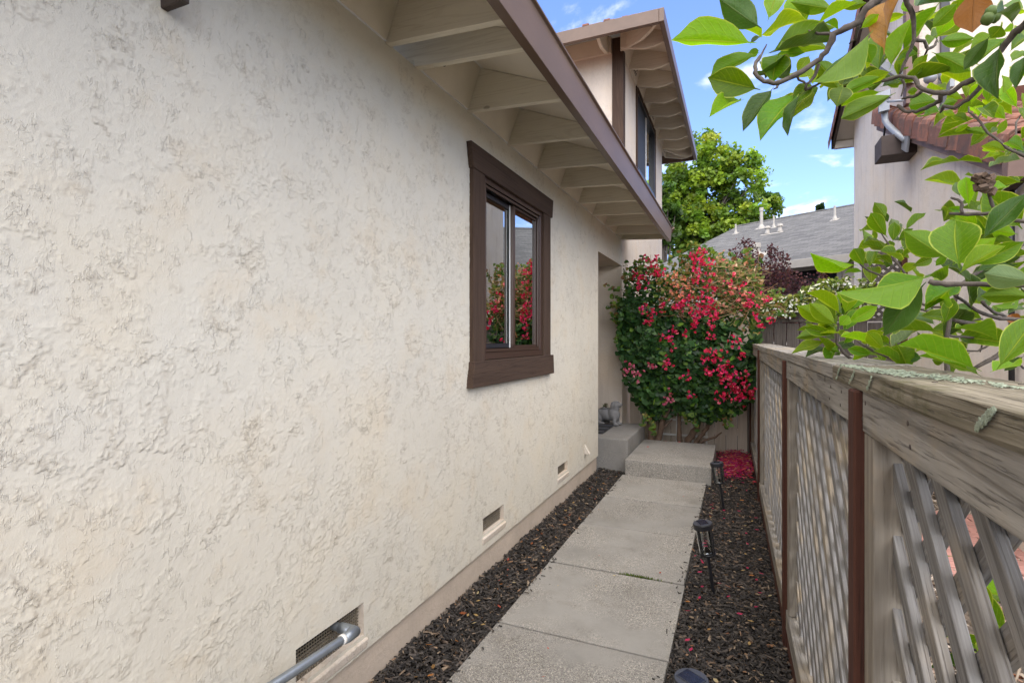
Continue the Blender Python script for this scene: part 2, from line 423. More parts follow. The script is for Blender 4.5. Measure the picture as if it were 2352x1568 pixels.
def plaster(name, base):
    """colour and fine sand grain only: the trowel relief itself is modelled"""
    m, n, l, b, o = mat(name)
    v0 = coord(n, l); v = coord(n, l, (1, 1, .6))
    c = ramp(n, l, noise(n, l, v0, 1.9, 4, 0.55), [(0.3, tuple(x * 0.95 for x in base)), (0.5, base), (0.72, (base[0] * 1.03, base[1] * 1.0, base[2] * 0.95))])
    warm = maprange(n, l, noise(n, l, v0, 3.4, 6, 0.65), 0.5, 0.72)
    c = mixc(n, l, math_(n, l, 'MULTIPLY', warm, 0.5), c, (base[0] * .99, base[1] * .90, base[2] * .79))
    ga = n.new('ShaderNodeAttribute'); ga.attribute_name = 'grime_shade'      # crevice dust with the lip shadow painted in
    c = mixc(n, l, math_(n, l, 'MULTIPLY', ga.outputs['Fac'], 0.42), c, (0.24, 0.18, 0.12))
    sp = maprange(n, l, noise(n, l, v0, 75, 3, .6), .70, .76)
    c = mixc(n, l, math_(n, l, 'MULTIPLY', sp, 0.30), c, (0.16, 0.12, 0.08))
    l.new(c, b.inputs['Base Color']); b.inputs['Roughness'].default_value = 0.88; b.inputs['Specular IOR Level'].default_value = 0.25
    h = math_(n, l, 'ADD', noise(n, l, v0, 230.0, 4, 0.65), math_(n, l, 'MULTIPLY', noise(n, l, v, 60.0, 4, 0.6), 0.8))
    b1 = bump(n, l, h, 0.0010)
    zz1 = maprange(n, l, noise(n, l, v0, 4.0, 5, 0.6), 0.38, 0.56)
    brk = maprange(n, l, noise(n, l, v0, 24.0, 4, 0.6), 0.44, 0.58)
    vs = coord(n, l, (1, 1.25, .75))
    def lap(t, at, w, d):
        return math_(n, l, 'MULTIPLY', maprange(n, l, t, at - w, at, 0.0, 1.0, False), maprange(n, l, t, at, at + d, 1.0, 0.0, False))
    ta = noise(n, l, vs, 30.0, 4, 0.6, 0.25); tb = noise(n, l, vs, 58.0, 3, 0.6, 0.2); tc2 = noise(n, l, vs, 12.0, 5, .6, .2)
    hh = math_(n, l, 'ADD', math_(n, l, 'MULTIPLY', lap(ta, .53, .05, .012), zz1), math_(n, l, 'MULTIPLY', math_(n, l, 'MULTIPLY', lap(tb, .56, .07, .03), zz1), .5))
    hh = math_(n, l, 'ADD', hh, lap(tc2, .575, .03, .006)); hh = math_(n, l, 'MULTIPLY', hh, brk)
    l.new(bump(n, l, hh, 0.0011, 1.0, b1), b.inputs['Normal'])
    ce = math_(n, l, 'MULTIPLY', maprange(n, l, ta, .532, .540), maprange(n, l, ta, .545, .556, 1.0, 0.0))  # thin lip shadow and dust painted along the bump laps
    ce = math_(n, l, 'MAXIMUM', math_(n, l, 'MULTIPLY', ce, zz1), math_(n, l, 'MULTIPLY', maprange(n, l, tc2, .576, .579), maprange(n, l, tc2, .582, .587, 1.0, 0.0)))
    l.new(mixc(n, l, math_(n, l, 'MULTIPLY', math_(n, l, 'MULTIPLY', ce, brk), 0.16), c, (0.22, 0.165, 0.11)), b.inputs['Base Color'])
    return m

M = {}
M['stucco'] = plaster('stucco_cream', (0.615, 0.568, 0.470))
M['stucco_soft'] = stucco('stucco_cream_soft', (0.66, 0.57, 0.47), 0.5, 0.16, 0.25)
M['stucco_neighbour'] = stucco('stucco_neighbour', (0.69, 0.615, 0.525), 0.6, 0.22, 0.4)
M['foundation'] = plain('foundation_paint', (0.50, 0.41, 0.32), 0.9, var=0.14, nscale=5, bmp=0.004, bscale=45)
M['rafter'] = wood('painted_rafter', (0.64, 0.58, 0.46), (0.69, 0.63, 0.51), 0, grain=30, dark=(0.48, 0.41, 0.30), bmp=0.0008, knots=True)
M['soffit'] = plain('soffit_paint', (0.66, 0.59, 0.475), 0.8, var=0.06, nscale=6, bmp=0.0006, bscale=30)
M['fascia'] = plain('brown_fascia_metal', (0.130, 0.080, 0.052), 0.42, var=0.16, nscale=7, bmp=0.0004, bscale=20, stretch=(1, 0.3, 1))
M['trim'] = wood('brown_trim_wood', (0.056, 0.034, 0.023), (0.080, 0.050, 0.034), 2, grain=30, dark=(0.025, 0.014, 0.010), bmp=0.0012, knots=False)
M['trim_y'] = wood('brown_trim_board', (0.056, 0.034, 0.023), (0.080, 0.050, 0.034), 1, grain=30, dark=(0.025, 0.014, 0.010), bmp=0.0012, knots=False)
M['vinyl'] = plain('brown_window_frame', (0.062, 0.036, 0.026), 0.35, var=0.05)
M['darkframe'] = plain('dark_window_frame', (0.025, 0.025, 0.03), 0.4, var=0.05)
M['white'] = plain('white_paint', (0.72, 0.70, 0.66), 0.5, var=0.05)
M['glass'] = glassmat('window_glass')
M['screen'] = plain('insect_screen', (0.035, 0.038, 0.045), 0.7, var=0.05)
M['interior'] = plain('room_wall', (0.34, 0.32, 0.27), 0.9)
M['blind'] = plain('blind_slat', (0.55, 0.53, 0.48), 0.6, var=0.04)
M['curtain'] = plain('curtain_cloth', (0.30, 0.30, 0.28), 0.9, var=0.08)
M['black'] = plain('black_void', (0.006, 0.006, 0.006), 0.9)
M['wire'] = plain('vent_wire', (0.21, 0.18, 0.135), 0.55, 0.3, var=0.2, nscale=40)
M['galv'] = plain('galvanised_steel', (0.30, 0.33, 0.36), 0.42, 0.75, var=0.16, nscale=18, bmp=0.0003)
M['concrete'] = concrete('path_concrete', (0.268, 0.253, 0.225), 1.2)
M['concrete2'] = concrete('porch_concrete', (0.23, 0.219, 0.20), 0.6)
M['soil'] = plain('dark_soil', (0.030, 0.024, 0.019), 0.95, var=0.4, nscale=14, bmp=0.02, bscale=25)
M['yard'] = plain('yard_soil', (0.13, 0.10, 0.075), 0.95, var=0.4, nscale=9, bmp=0.02, bscale=20)
M['mulch'] = chipmat('bark_mulch', [(0.0, (0.020, 0.018, 0.0165)), (0.40, (0.042, 0.037, 0.033)), (0.70, (0.078, 0.067, 0.058)), (0.88, (0.13, 0.108, 0.09)), (0.955, (0.19, 0.125, 0.08)), (0.985, (0.42, 0.32, 0.22)), (1.0, (0.34, 0.15, 0.06))])
M['litter'] = chipmat('pale_bark_litter', [(0.0, (0.09, 0.065, 0.045)), (0.3, (0.25, 0.19, 0.13)), (0.6, (0.42, 0.34, 0.26)), (0.85, (0.55, 0.47, 0.38)), (1.0, (0.35, 0.12, 0.05))])
M['fence'] = wood('weathered_fence_wood', (0.145, 0.131, 0.112), (0.33, 0.303, 0.262), 1, grain=52, dark=(0.05, 0.038, 0.026), bmp=0.0030, c2=(0.29, 0.235, 0.165))
M['fence_cap'] = wood('mossy_cap_wood', (0.105, 0.088, 0.056), (0.275, 0.238, 0.175), 1, grain=50, dark=(0.036, 0.028, 0.016), bmp=0.0042, moss=(0.075, 0.070, 0.024))
M['fence_z'] = wood('weathered_upright_wood', (0.14, 0.118, 0.092), (0.29, 0.255, 0.205), 2, grain=30, dark=(0.10, 0.08, 0.06), bmp=0.0022, c2=(0.27, 0.20, 0.13))
M['slat'] = wood('weathered_slat_wood', (0.115, 0.108, 0.10), (0.275, 0.262, 0.245), 0, grain=85, dark=(0.075, 0.06, 0.05), bmp=0.0016, c2=(0.33, 0.27, 0.19), knots=False, gs=1.5)
M['redpost'] = wood('red_brown_stain', (0.050, 0.019, 0.012), (0.088, 0.033, 0.020), 2, grain=28, dark=(0.030, 0.014, 0.010), bmp=0.0015)
M['redboard'] = wood('red_brown_board', (0.075, 0.030, 0.019), (0.11, 0.044, 0.028), 1, grain=28, dark=(0.030, 0.014, 0.010), bmp=0.0015)
M['lichen'] = plain('lichen_crust', (0.25, 0.285, 0.205), 0.95, var=0.25, nscale=60, bmp=0.004, bscale=160)
M['wfence'] = wood('cream_fence_paint', (0.50, 0.42, 0.335), (0.57, 0.485, 0.39), 2, grain=20, dark=(0.36, 0.28, 0.20), bmp=0.001)
M['bfence'] = wood('grey_brown_fence', (0.065, 0.055, 0.048), (0.135, 0.115, 0.10), 2, grain=26, dark=(0.025, 0.02, 0.018), bmp=0.003)
M['orange_post'] = wood('orange_cedar', (0.26, 0.12, 0.045), (0.33, 0.16, 0.065), 2, grain=26, dark=(0.12, 0.05, 0.02))
M['tile'] = tilemat('clay_tile')
M['mauve'] = plain('mauve_brown_paint', (0.17, 0.105, 0.082), 0.7, var=0.14, nscale=5, bmp=0.0006)
M['brownbeam'] = plain('brown_beam', (0.055, 0.038, 0.030), 0.75, var=0.2, nscale=12, bmp=0.002)
M['siding'] = plain('cream_siding', (0.62, 0.55, 0.46), 0.8, var=0.05)
M['pvc'] = plain('roof_pipe_paint', (0.36, 0.33, 0.285), 0.6, var=0.06)
M['dish'] = plain('grey_dish_metal', (0.27, 0.285, 0.30), 0.42, 0.25, var=0.1)
M['blackplastic'] = plain('black_plastic', (0.012, 0.012, 0.014), 0.38, var=0.2, nscale=30)
M['greyplastic'] = plain('grey_plastic', (0.055, 0.058, 0.068), 0.4, var=0.1)
M['panel'] = plain('solar_cell', (0.016, 0.018, 0.030), 0.22, var=0.6, nscale=90)
M['clear'] = glassmat('clear_plastic', (0.90, 0.92, 0.92), 0.75)
M['chrome'] = plain('mirror_reflector', (0.75, 0.76, 0.78), 0.15, 1.0, var=0.05)
M['stone'] = plain('grey_cast_stone', (0.175, 0.172, 0.168), 0.8, var=0.22, nscale=14, bmp=0.002, bscale=120)
M['rubber'] = plain('rubber_mat', (0.03, 0.03, 0.032), 0.7, var=0.3)
M['brick'] = plain('red_paving_brick', (0.36, 0.18, 0.145), 0.85, var=0.25, nscale=12, bmp=0.002)
M['bark'] = plain('grey_bark', (0.075, 0.060, 0.048), 0.9, var=0.45, nscale=45, bmp=0.003, bscale=120)
M['bark_dark'] = plain('brown_bark', (0.105, 0.066, 0.042), 0.9, var=0.45, nscale=30, bmp=0.006, bscale=60)
M['leaf'] = leafmat('foliage')
M['petal'] = leafmat('flower_bracts', 0.35, 0.6)
M['leaf_green'] = bigleaf('magnolia_leaf', (0.090, 0.195, 0.004), (0.125, 0.22, 0.010), (0.30, 0.38, 0.03), 0.42)
M['leaf_bright'] = bigleaf('magnolia_leaf_bright', (0.17, 0.315, 0.005), (0.20, 0.33, 0.012), (0.36, 0.42, 0.04), 0.55)
M['leaf_dark'] = bigleaf('magnolia_leaf_dark', (0.034, 0.085, 0.006), (0.065, 0.115, 0.020), (0.13, 0.18, 0.05), 0.30, rim=(0.22, 0.28, 0.06))
M['leaf_pale'] = bigleaf('magnolia_leaf_pale', (0.105, 0.175, 0.055), (0.15, 0.215, 0.085), (0.26, 0.32, 0.12), 0.35)
M['leaf_brown'] = bigleaf('magnolia_leaf_dry', (0.26, 0.105, 0.018), (0.25, 0.11, 0.03), (0.15, 0.06, 0.02), 0.40, rim=(0.20, 0.08, 0.02))
m, n_, l_, b_, o_ = mat('shingle_roof')
v_ = coord(n_, l_, (1, 1, 1))
bt = n_.new('ShaderNodeTexBrick'); bt.inputs['Scale'].default_value = 1.0; bt.inputs['Brick Width'].default_value = 0.30; bt.inputs['Row Height'].default_value = 0.13
bt.inputs['Mortar Size'].default_value = 0.008; bt.inputs['Color1'].default_value = (0.072, 0.070, 0.067, 1); bt.inputs['Color2'].default_value = (0.150, 0.145, 0.138, 1); bt.inputs['Mortar'].default_value = (0.05, 0.05, 0.05, 1)
bt.inputs['Bias'].default_value = -0.1
l_.new(v_, bt.inputs['Vector'])
sc_ = mixc(n_, l_, maprange(n_, l_, noise(n_, l_, v_, 0.9, 5, 0.6), 0.35, 0.7, 0.0, 0.35), bt.outputs['Color'], (0.13, 0.125, 0.115))
l_.new(sc_, b_.inputs['Base Color']); b_.inputs['Roughness'].default_value = 0.9
l_.new(bump(n_, l_, bt.outputs['Fac'], 0.01), b_.inputs['Normal'])
M['shingle'] = m

# ================================================================== GROUND AND PATH
g = MB(); g.box(-120, 120, -60, 180, -0.5, -0.06)
tag(g.build('ground', M['soil']), kind='structure')
g = MB(); g.face([(0.30, -3, -0.055), (1.85, -3, -0.055), (1.85, 7.6, -0.055), (0.17, 7.6, -0.055)])
tag(g.build('yard_ground', M['yard']), kind='structure')

path = empty('path'); tag(path, kind='structure')
SL = [-1.6, -0.75, 0.08, 0.90, 1.72, 2.54, 3.362, 4.165, 4.95, 5.83]
for a, b in zip(SL[:-1], SL[1:]):
    s = MB(); j = random.uniform(-0.003, 0.003)
    s.box(-1.178 + random.uniform(-.004, .004), -0.306 + random.uniform(-.004, .004), a + 0.006, b - 0.006, -0.12, j)
    s.build('slab', M['concrete'], path, bevel=0.006, segs=2)
s = MB(); s.box(-1.150, -0.262, 5.80, 7.06, -0.10, 0.17)
tag(s.build('entry_step', M['concrete'], bevel=0.012, segs=2), 'low broad concrete step at the far end of the path', 'step')
s = MB(); s.box(-3.2, -1.157, 6.0, 7.19, -0.10, 0.35)
tag(s.build('porch_slab', M['concrete2'], bevel=0.014, segs=2), 'raised grey concrete porch block in front of the door recess', 'porch')

# moss tuft in one joint
mo = MB()
for i in range(160):
    x = -0.58 + random.gauss(0, 0.06); y = 3.362 + random.gauss(0, 0.006); a = random.uniform(0, 6.28); h = random.uniform(.004, .014)
    mo.cur = random.choice([(0.10, 0.16, 0.02), (0.16, 0.20, 0.03), (0.07, 0.12, 0.02)])
    mo.face([(x - .004 * math.cos(a), y - .004 * math.sin(a), -.002), (x + .004 * math.cos(a), y + .004 * math.sin(a), -.002), (x + random.uniform(-.006, .006), y + random.uniform(-.006, .006), h)])
tag(mo.build('moss', M['leaf']), 'small green moss tuft in a joint of the concrete path', 'moss', kind='stuff')

def chips(name, n, sampler, size, material, z0=-0.035, zvar=0.03, tilt=0.5, hb=None):
    P = sampler(n); n = len(P)
    L = rng.uniform(size[0], size[1], n); W = L * rng.uniform(0.14, 0.40, n); H = rng.uniform(0.0010, 0.0034, n)
    yaw = rng.uniform(0, 2 * np.pi, n); pit = rng.normal(0, tilt, n) * 0.5; rol = rng.normal(0, tilt, n)
    cy, sy, cp, sp, cr_, sr = np.cos(yaw), np.sin(yaw), np.cos(pit), np.sin(pit), np.cos(rol), np.sin(rol)
    ax = np.stack([cy * cp, sy * cp, sp], 1)
    up0 = np.stack([-cy * sp, -sy * sp, cp], 1); si = np.cross(up0, ax)
    ay = si * cr_[:, None] + up0 * sr[:, None]; az = np.cross(ax, ay)
    z = z0 + rng.uniform(0, 1, n) ** 1.0 * zvar
    if hb is not None: z = z + hb(P)
    C = np.stack([P[:, 0], P[:, 1], z], 1)
    cor = np.array([(-1, -1, -1), (1, -.6, -1), (1, .6, -1), (-1, 1, -1), (-.9, -.8, 1), (.85, -.5, 1), (.8, .5, 1), (-.9, .8, 1)], float)
    jit = rng.uniform(.7, 1.25, (n, 8, 1))
    V = C[:, None, :] + jit * (cor[None, :, 0:1] * (ax * L[:, None] * .5)[:, None, :] + cor[None, :, 1:2] * (ay * W[:, None] * .5)[:, None, :]) + cor[None, :, 2:3] * (az * H[:, None])[:, None, :]
    F = np.array([(4, 5, 6, 7), (0, 1, 5, 4), (1, 2, 6, 5), (2, 3, 7, 6), (3, 0, 4, 7)])
    FF = (np.arange(n)[:, None, None] * 8 + F[None]).reshape(-1, 4)
    return link(name, np_mesh(name, V.reshape(-1, 3), FF, material))

def rect_sampler(x0, x1, y0, y1, near=True):
    def f(n):
        u = rng.uniform(0, 1, n); y = y0 + (y1 - y0) * (u ** 1.35 if near else u)
        return np.stack([rng.uniform(x0, x1, n), y], 1)
    return f
def right_sampler(n):
    P = rect_sampler(-0.30, 0.30, 1.3, 7.58)(n)
    return P[P[:, 0] < 0.262 - 0.0165 * P[:, 1]]
bed = empty('mulch_bed'); tag(bed, kind='structure')
wb_ = lambda P: 0.02 * np.clip((-1.33 - P[:, 0]) / .13, 0, 1) + .006 * np.sin(P[:, 1] * 9) * np.cos(P[:, 0] * 21)
tag(chips('bark_mulch', 20000, rect_sampler(-1.485, -1.165, 0.7, 6.02), (0.010, 0.044), M['mulch'], -0.055, 0.048, hb=wb_), 'dark bark mulch strip between the stucco wall and the path', 'mulch', kind='stuff')
tag(chips('bark_mulch', 42000, right_sampler, (0.010, 0.044), M['mulch'], -0.055, 0.045, hb=lambda P: .008 * np.sin(P[:, 1] * 7) * np.cos(P[:, 0] * 17)), 'dark bark mulch bed between the path and the lattice fence', 'mulch', kind='stuff')
for x0_, x1_, lab in ((-1.185, -1.13, 'loose bark chips spilled along the left edge of the path'), (-.345, -.29, 'loose bark chips spilled along the right edge of the path')):
    tag(chips('bark_chips', 70, rect_sampler(x0_, x1_, 1.4, 5.7), (0.008, 0.030), M['mulch'], 0.003, 0.006, 0.12), lab, 'mulch', kind='stuff')
tag(chips('bark_litter', 14000, rect_sampler(0.30, 1.85, -0.6, 7.5), (0.02, 0.075), M['litter'], -0.055, 0.04), 'pale dry bark and leaf litter covering the yard behind the lattice fence', 'litter', kind='stuff')
COL.objects.unlink(bed); bpy.data.objects.remove(bed)

# dry leaves scattered on the mulch: one cupped leaf each
def litter_leaf(mb, x, y, z, s, col, yaw=None):
    yaw = random.uniform(0, 6.28) if yaw is None else yaw
    t = random.uniform(-.5, .5); mb.cur = col
    ux, uy = math.cos(yaw), math.sin(yaw); vx, vy = -uy, ux
    pts = [(-1, 0, .1), (-.3, .42, .3), (.45, .34, .25), (1, 0, .35), (.45, -.34, .05), (-.3, -.42, .12)]
    w = [(x + s * (a * ux + b * vx), y + s * (a * uy + b * vy), z + s * (c + t * b * .6) * .8) for a, b, c in pts]
    mb.face([w[0], w[1], w[2], w[3]]); mb.face([w[0], w[3], w[4], w[5]])
ll = MB()
dry = [(0.42, 0.16, 0.035), (0.36, 0.20, 0.07), (0.50, 0.33, 0.13), (0.30, 0.09, 0.03), (0.55, 0.44, 0.24), (0.40, 0.08, 0.05)]
for i in range(150):
    if random.random() < .38: x, y = random.uniform(-1.45, -1.2), random.uniform(1.2, 5.9)
    else:
        y = random.uniform(1.6, 7.3); x = random.uniform(-.28, .24 - .0165 * y)
    litter_leaf(ll, x, y, .004, random.uniform(.008, .021), random.choice(dry))
for i in range(26):
    litter_leaf(ll, random.choice([random.uniform(-1.17, -1.0), random.uniform(-.5, -.31), random.uniform(-1.1, -.4)]), random.uniform(1.4, 5.7), .006, random.uniform(.005, .013), random.choice(dry + [(.06, .05, .04)] * 5))
tag(ll.build('dry_leaves', M['petal']), 'small orange and tan dry leaves scattered over the dark mulch', 'fallen leaves', kind='stuff')

pp = MB()
for i in range(2600):
    while True:
        x, y = random.gauss(-.02, .10), random.gauss(6.85, .34)
        if -.27 < x < .15 and 6.0 < y < 7.55: break
    z = random.uniform(-.02, .035) * max(0.2, 1 - ((x + .03) / .2) ** 2) + .01
    k = (7.5 - y) / 1.4
    c = random.choice([(0.42, 0.012, 0.10), (0.50, 0.02, 0.13), (0.30, 0.01, 0.10), (0.55, 0.04, 0.06), (0.36, 0.02, 0.16), (0.62, 0.16, 0.10), (0.55, 0.25, 0.16)])
    litter_leaf(pp, x, y, z, random.uniform(.012, .026), c)
for i in range(34):
    y = random.uniform(2.6, 6.2); litter_leaf(pp, random.choice([random.uniform(-.29, -.2), random.uniform(.05, .15), random.uniform(-.28, .1)]), y, .008, .017, (0.5, .03, .10))
for x, y in ((-1.02, 6.55), (-.86, 7.0), (-.70, 7.02)): litter_leaf(pp, x, y, .175, .02, (.5, .05, .08))
tag(pp.build('fallen_petals', M['petal']), 'heap of fallen magenta flower petals in the corner by the lattice fence', 'petals', kind='stuff')

# ================================================================== NEAR HOUSE
house = empty('house', (-1.47, 3.0, 0))
tag(house, 'cream stucco house with brown eaves and a two storey wing, filling the left side', 'house')
WX = -1.47
def h_(mb, name, m, **kw):
    """mesh given in world coordinates, parented to the house"""
    o = mb.build(name, m, house, **kw); o.matrix_parent_inverse = Matrix.Translation((1.47, -3.0, 0)); return o
def sub(mb, name, m, parent, **kw):
    o = mb.build(name, m, parent, **kw); return o

def wall_grid(mb, x, depth, ys, zs, holes):
    """wall slab in the x plane, cut by rectangular holes (y0,y1,z0,z1)"""
    for y0, y1 in zip(ys[:-1], ys[1:]):
        for z0, z1 in zip(zs[:-1], zs[1:]):
            cy, cz = (y0 + y1) / 2, (z0 + z1) / 2
            if any(a < cy < b and c < cz < d for a, b, c, d in holes): continue
            mb.face([(x, y0, z0), (x, y1, z0), (x, y1, z1), (x, y0, z1)])
    for a, b, c, d in holes:
        X = x - depth
        mb.face([(x, a, c), (X, a, c), (X, b, c), (x, b, c)]); mb.face([(x, a, d), (x, b, d), (X, b, d), (X, a, d)])
        mb.face([(x, a, c), (x, a, d), (X, a, d), (X, a, c)]); mb.face([(x, b, c), (X, b, c), (X, b, d), (x, b, d)])
vents = [(1.50, 1.81, 0.222, 0.335), (2.965, 3.275, 0.262, 0.372), (4.44, 4.72, 0.272, 0.362)]
vents = [(1.44, 1.815, 0.235, 0.375), (2.955, 3.275, 0.268, 0.372), (4.435, 4.725, 0.272, 0.362)]
win = (2.93, 4.005, 1.36, 2.52)
door = (5.885, 7.20, 0.0, 2.485)
ys = sorted({-2.2, 7.20, *[v for h in vents + [win, door] for v in h[:2]]})
zs = sorted({0.165, 2.84, *[v for h in vents + [win] for v in h[2:]], 2.485})
# the visible plaster is modelled: trowel strokes laid over each other, each with a ragged raised leading lip
HS = 0.004; HY0, HY1, HZ0, HZ1 = 0.5, 7.24, 0.14, 2.86
gy, gz = int((HY1 - HY0) / HS), int((HZ1 - HZ0) / HS)
def field(beta, lo, hi):
    """band-limited random field, zero mean and unit deviation; lo, hi = wavelengths in metres"""
    fy, fz = np.fft.fftfreq(gy, HS)[:, None], np.fft.rfftfreq(gz, HS)[None]
    f = np.sqrt(fy * fy + fz * fz); k = np.where((f > 1 / hi) & (f < 1 / lo), np.maximum(f, 1e-6) ** -beta, 0)
    w_ = np.fft.irfft2(np.fft.rfft2(rng.normal(size=(gy, gz))) * k, s=(gy, gz)); return w_ / w_.std()
n1, n2, n3, n4 = field(1.0, .008, .16), field(1.0, .008, .16), field(.8, .009, .08), field(1.5, .06, .8)
n5 = field(.6, .008, .03)
Hm = np.zeros((gy, gz))
def stroke(cy, cz, th, L, W, amp, skip, bend):
    r_ = int((L + W) / HS * .8) + 6; iy, iz = int((cy - HY0) / HS), int((cz - HZ0) / HS)
    y0, y1, z0, z1 = max(0, iy - r_), min(gy, iy + r_), max(0, iz - r_), min(gz, iz + r_)
    if y1 <= y0 or z1 <= z0: return
    yy = (np.arange(y0, y1) - iy)[:, None] * HS; zz = (np.arange(z0, z1) - iz)[None] * HS
    yy = yy + n1[y0:y1, z0:z1] * .009; zz = zz + n2[y0:y1, z0:z1] * .009
    s_ = yy * math.cos(th) + zz * math.sin(th); t_ = -yy * math.sin(th) + zz * math.cos(th); t_ = t_ + bend * s_ * s_
    s_ = s_ + .25 * np.abs(t_) * (t_ * t_ > 0)
    d = np.minimum(L * .5 - s_, (W * .5 - np.abs(t_)) * 1.2)
    u = np.clip(s_ / L + .5, 0, 1)
    lip = np.clip(d / .0025, 0, 1) * (.30 + .70 * np.exp(-np.maximum(d, 0) / .011)) * np.clip((u - .25) * 2.2, 0, 1)
    lip = lip * np.clip((n3[y0:y1, z0:z1] - skip) * 4, 0, 1)
    np.maximum(Hm[y0:y1, z0:z1], lip * amp, out=Hm[y0:y1, z0:z1])
for i in range(3000):
    cy, cz = rng.uniform(HY0, HY1), rng.uniform(HZ0, HZ1)
    th = rng.choice([-1.57, -1.1, -2.0, -.5, -2.6]) + rng.normal(0, .4)
    big_ = rng.random() < .15
    L, W = (rng.uniform(.12, .34), rng.uniform(.05, .16)) if big_ else (rng.uniform(.03, .12), rng.uniform(.012, .05))
    stroke(cy, cz, th, L, W, rng.uniform(.5, 1.0) * (.0038 if big_ else .0034), rng.uniform(-.9, .6), rng.normal(0, 1.2))
dash = np.clip((n5 - 1.15) * 2.0, 0, 1) * np.clip((n4 + .2) * 2, 0, 1)
H0 = Hm.copy(); Hm = Hm + dash * .0016 + n1 * .00022
ya_ = [0.55]
while ya_[-1] < 7.2: ya_.append(ya_[-1] + .0036 * max(1.0, (ya_[-1] / .85)) ** .72)
def snap(arr, marks):
    arr = np.array(arr)
    for m_ in marks: arr[np.argmin(np.abs(arr - m_))] = m_
    return np.sort(arr)
HOLES = vents + [win, (5.885, 7.20, -1.0, 2.485)]
ya_ = snap(ya_, [0.55, 7.2] + [v for h in HOLES for v in h[:2]]); za_ = snap(np.linspace(.165, 2.84, 660), [v for h in HOLES for v in h[2:] if v > .2])
YY, ZZ = np.meshgrid(ya_, za_, indexing='ij')
fy_ = np.clip((YY - HY0) / HS, 0, gy - 1.001); fz_ = np.clip((ZZ - HZ0) / HS, 0, gz - 1.001); i0, j0 = fy_.astype(int), fz_.astype(int); fy_, fz_ = fy_ - i0, fz_ - j0
hh_ = (Hm[i0, j0] * (1 - fy_) + Hm[i0 + 1, j0] * fy_) * (1 - fz_) + (Hm[i0, j0 + 1] * (1 - fy_) + Hm[i0 + 1, j0 + 1] * fy_) * fz_
fade = np.clip((YY - .55) / .02, 0, 1)
for a, b, c, d in HOLES:
    dd_ = np.maximum(np.maximum(a - YY, YY - b), np.maximum(c - ZZ, ZZ - d)); fade = fade * np.clip(dd_ / .008, 0, 1)
V_ = np.stack([WX + hh_ * fade, YY - .35 * hh_ * fade, ZZ - 1.25 * hh_ * fade], 2).reshape(-1, 3)   # plaster sags over its own edge
ny_, nz_ = len(ya_), len(za_); I_ = np.arange(ny_ - 1)[:, None] * nz_ + np.arange(nz_ - 1)[None]
cyy, czz = (ya_[:-1] + ya_[1:])[:, None] / 2, (za_[:-1] + za_[1:])[None] / 2; keepq = np.ones(I_.shape, bool)
for a, b, c, d in HOLES: keepq &= ~((cyy > a) & (cyy < b) & (czz > c) & (czz < d))
I_ = I_[keepq]; F_ = np.stack([I_, I_ + nz_, I_ + nz_ + 1, I_ + 1], 1)
mx_ = H0.copy()
for sh in ((1, 0), (-1, 0), (0, 1), (0, -1), (1, 1), (-1, -1), (1, -1), (-1, 1)): mx_ = np.maximum(mx_, np.roll(H0, sh, (0, 1)))
cre = np.clip((mx_ - H0 - .0011) / .0016, 0, 1) * np.clip((n4 + 1.1) * .8, .25, 1)  # dust and drop shadow painted at the foot of each lip
gr_ = ((cre[i0, j0] * (1 - fy_) + cre[i0 + 1, j0] * fy_) * (1 - fz_) + (cre[i0, j0 + 1] * (1 - fy_) + cre[i0 + 1, j0 + 1] * fy_) * fz_) * fade
wme = np_mesh('wall', V_, F_, M['stucco'], smooth=True)
at = wme.attributes.new('grime_shade', 'FLOAT', 'POINT'); at.data.foreach_set('value', gr_.astype(np.float32).ravel())
o = link('wall', wme, house); o.matrix_parent_inverse = Matrix.Translation((1.47, -3.0, 0))
w = MB()
w.face([(WX, -2.2, .165), (WX, .55, .165), (WX, .55, 2.84), (WX, -2.2, 2.84)])
for a, b, c, d in vents + [win]:
    X = WX - .14
    w.face([(WX, a, c), (X, a, c), (X, b, c), (WX, b, c)]); w.face([(WX, a, d), (WX, b, d), (X, b, d), (X, a, d)])
    w.face([(WX, a, c), (WX, a, d), (X, a, d), (X, a, c)]); w.face([(WX, b, c), (X, b, c), (X, b, d), (WX, b, d)])
w.face([(WX, -2.2, .165), (WX, 5.885, .165), (WX - .05, 5.885, .165), (WX - .05, -2.2, .165)])
w.face([(WX, 5.885, .165), (WX, 5.885, 2.485), (WX - .9, 5.885, 2.485), (WX - .9, 5.885, .165)])       # near jamb of the recess
w.face([(WX, 5.885, 2.485), (WX, 7.20, 2.485), (WX - 1.6, 7.20, 2.485), (WX - 1.6, 5.885, 2.485)])     # recess ceiling
h_(w, 'wall_return', M['stucco_soft'])
w = MB(); w.face([(WX - .0005, 7.203, -.1), (WX - .0005, 7.203, 2.84), (WX - 1.7, 7.203, 2.84), (WX - 1.7, 7.203, -.1)])
w.box(WX - 1.75, WX - 1.60, 5.6, 7.2, 0.35, 2.6)
h_(w, 'recess_wall', M['stucco_soft'])
f = MB(); f.box(WX - 0.16, WX - 0.018, -2.2, 5.88, -0.2, 0.158)
h_(f, 'foundation', M['foundation'])
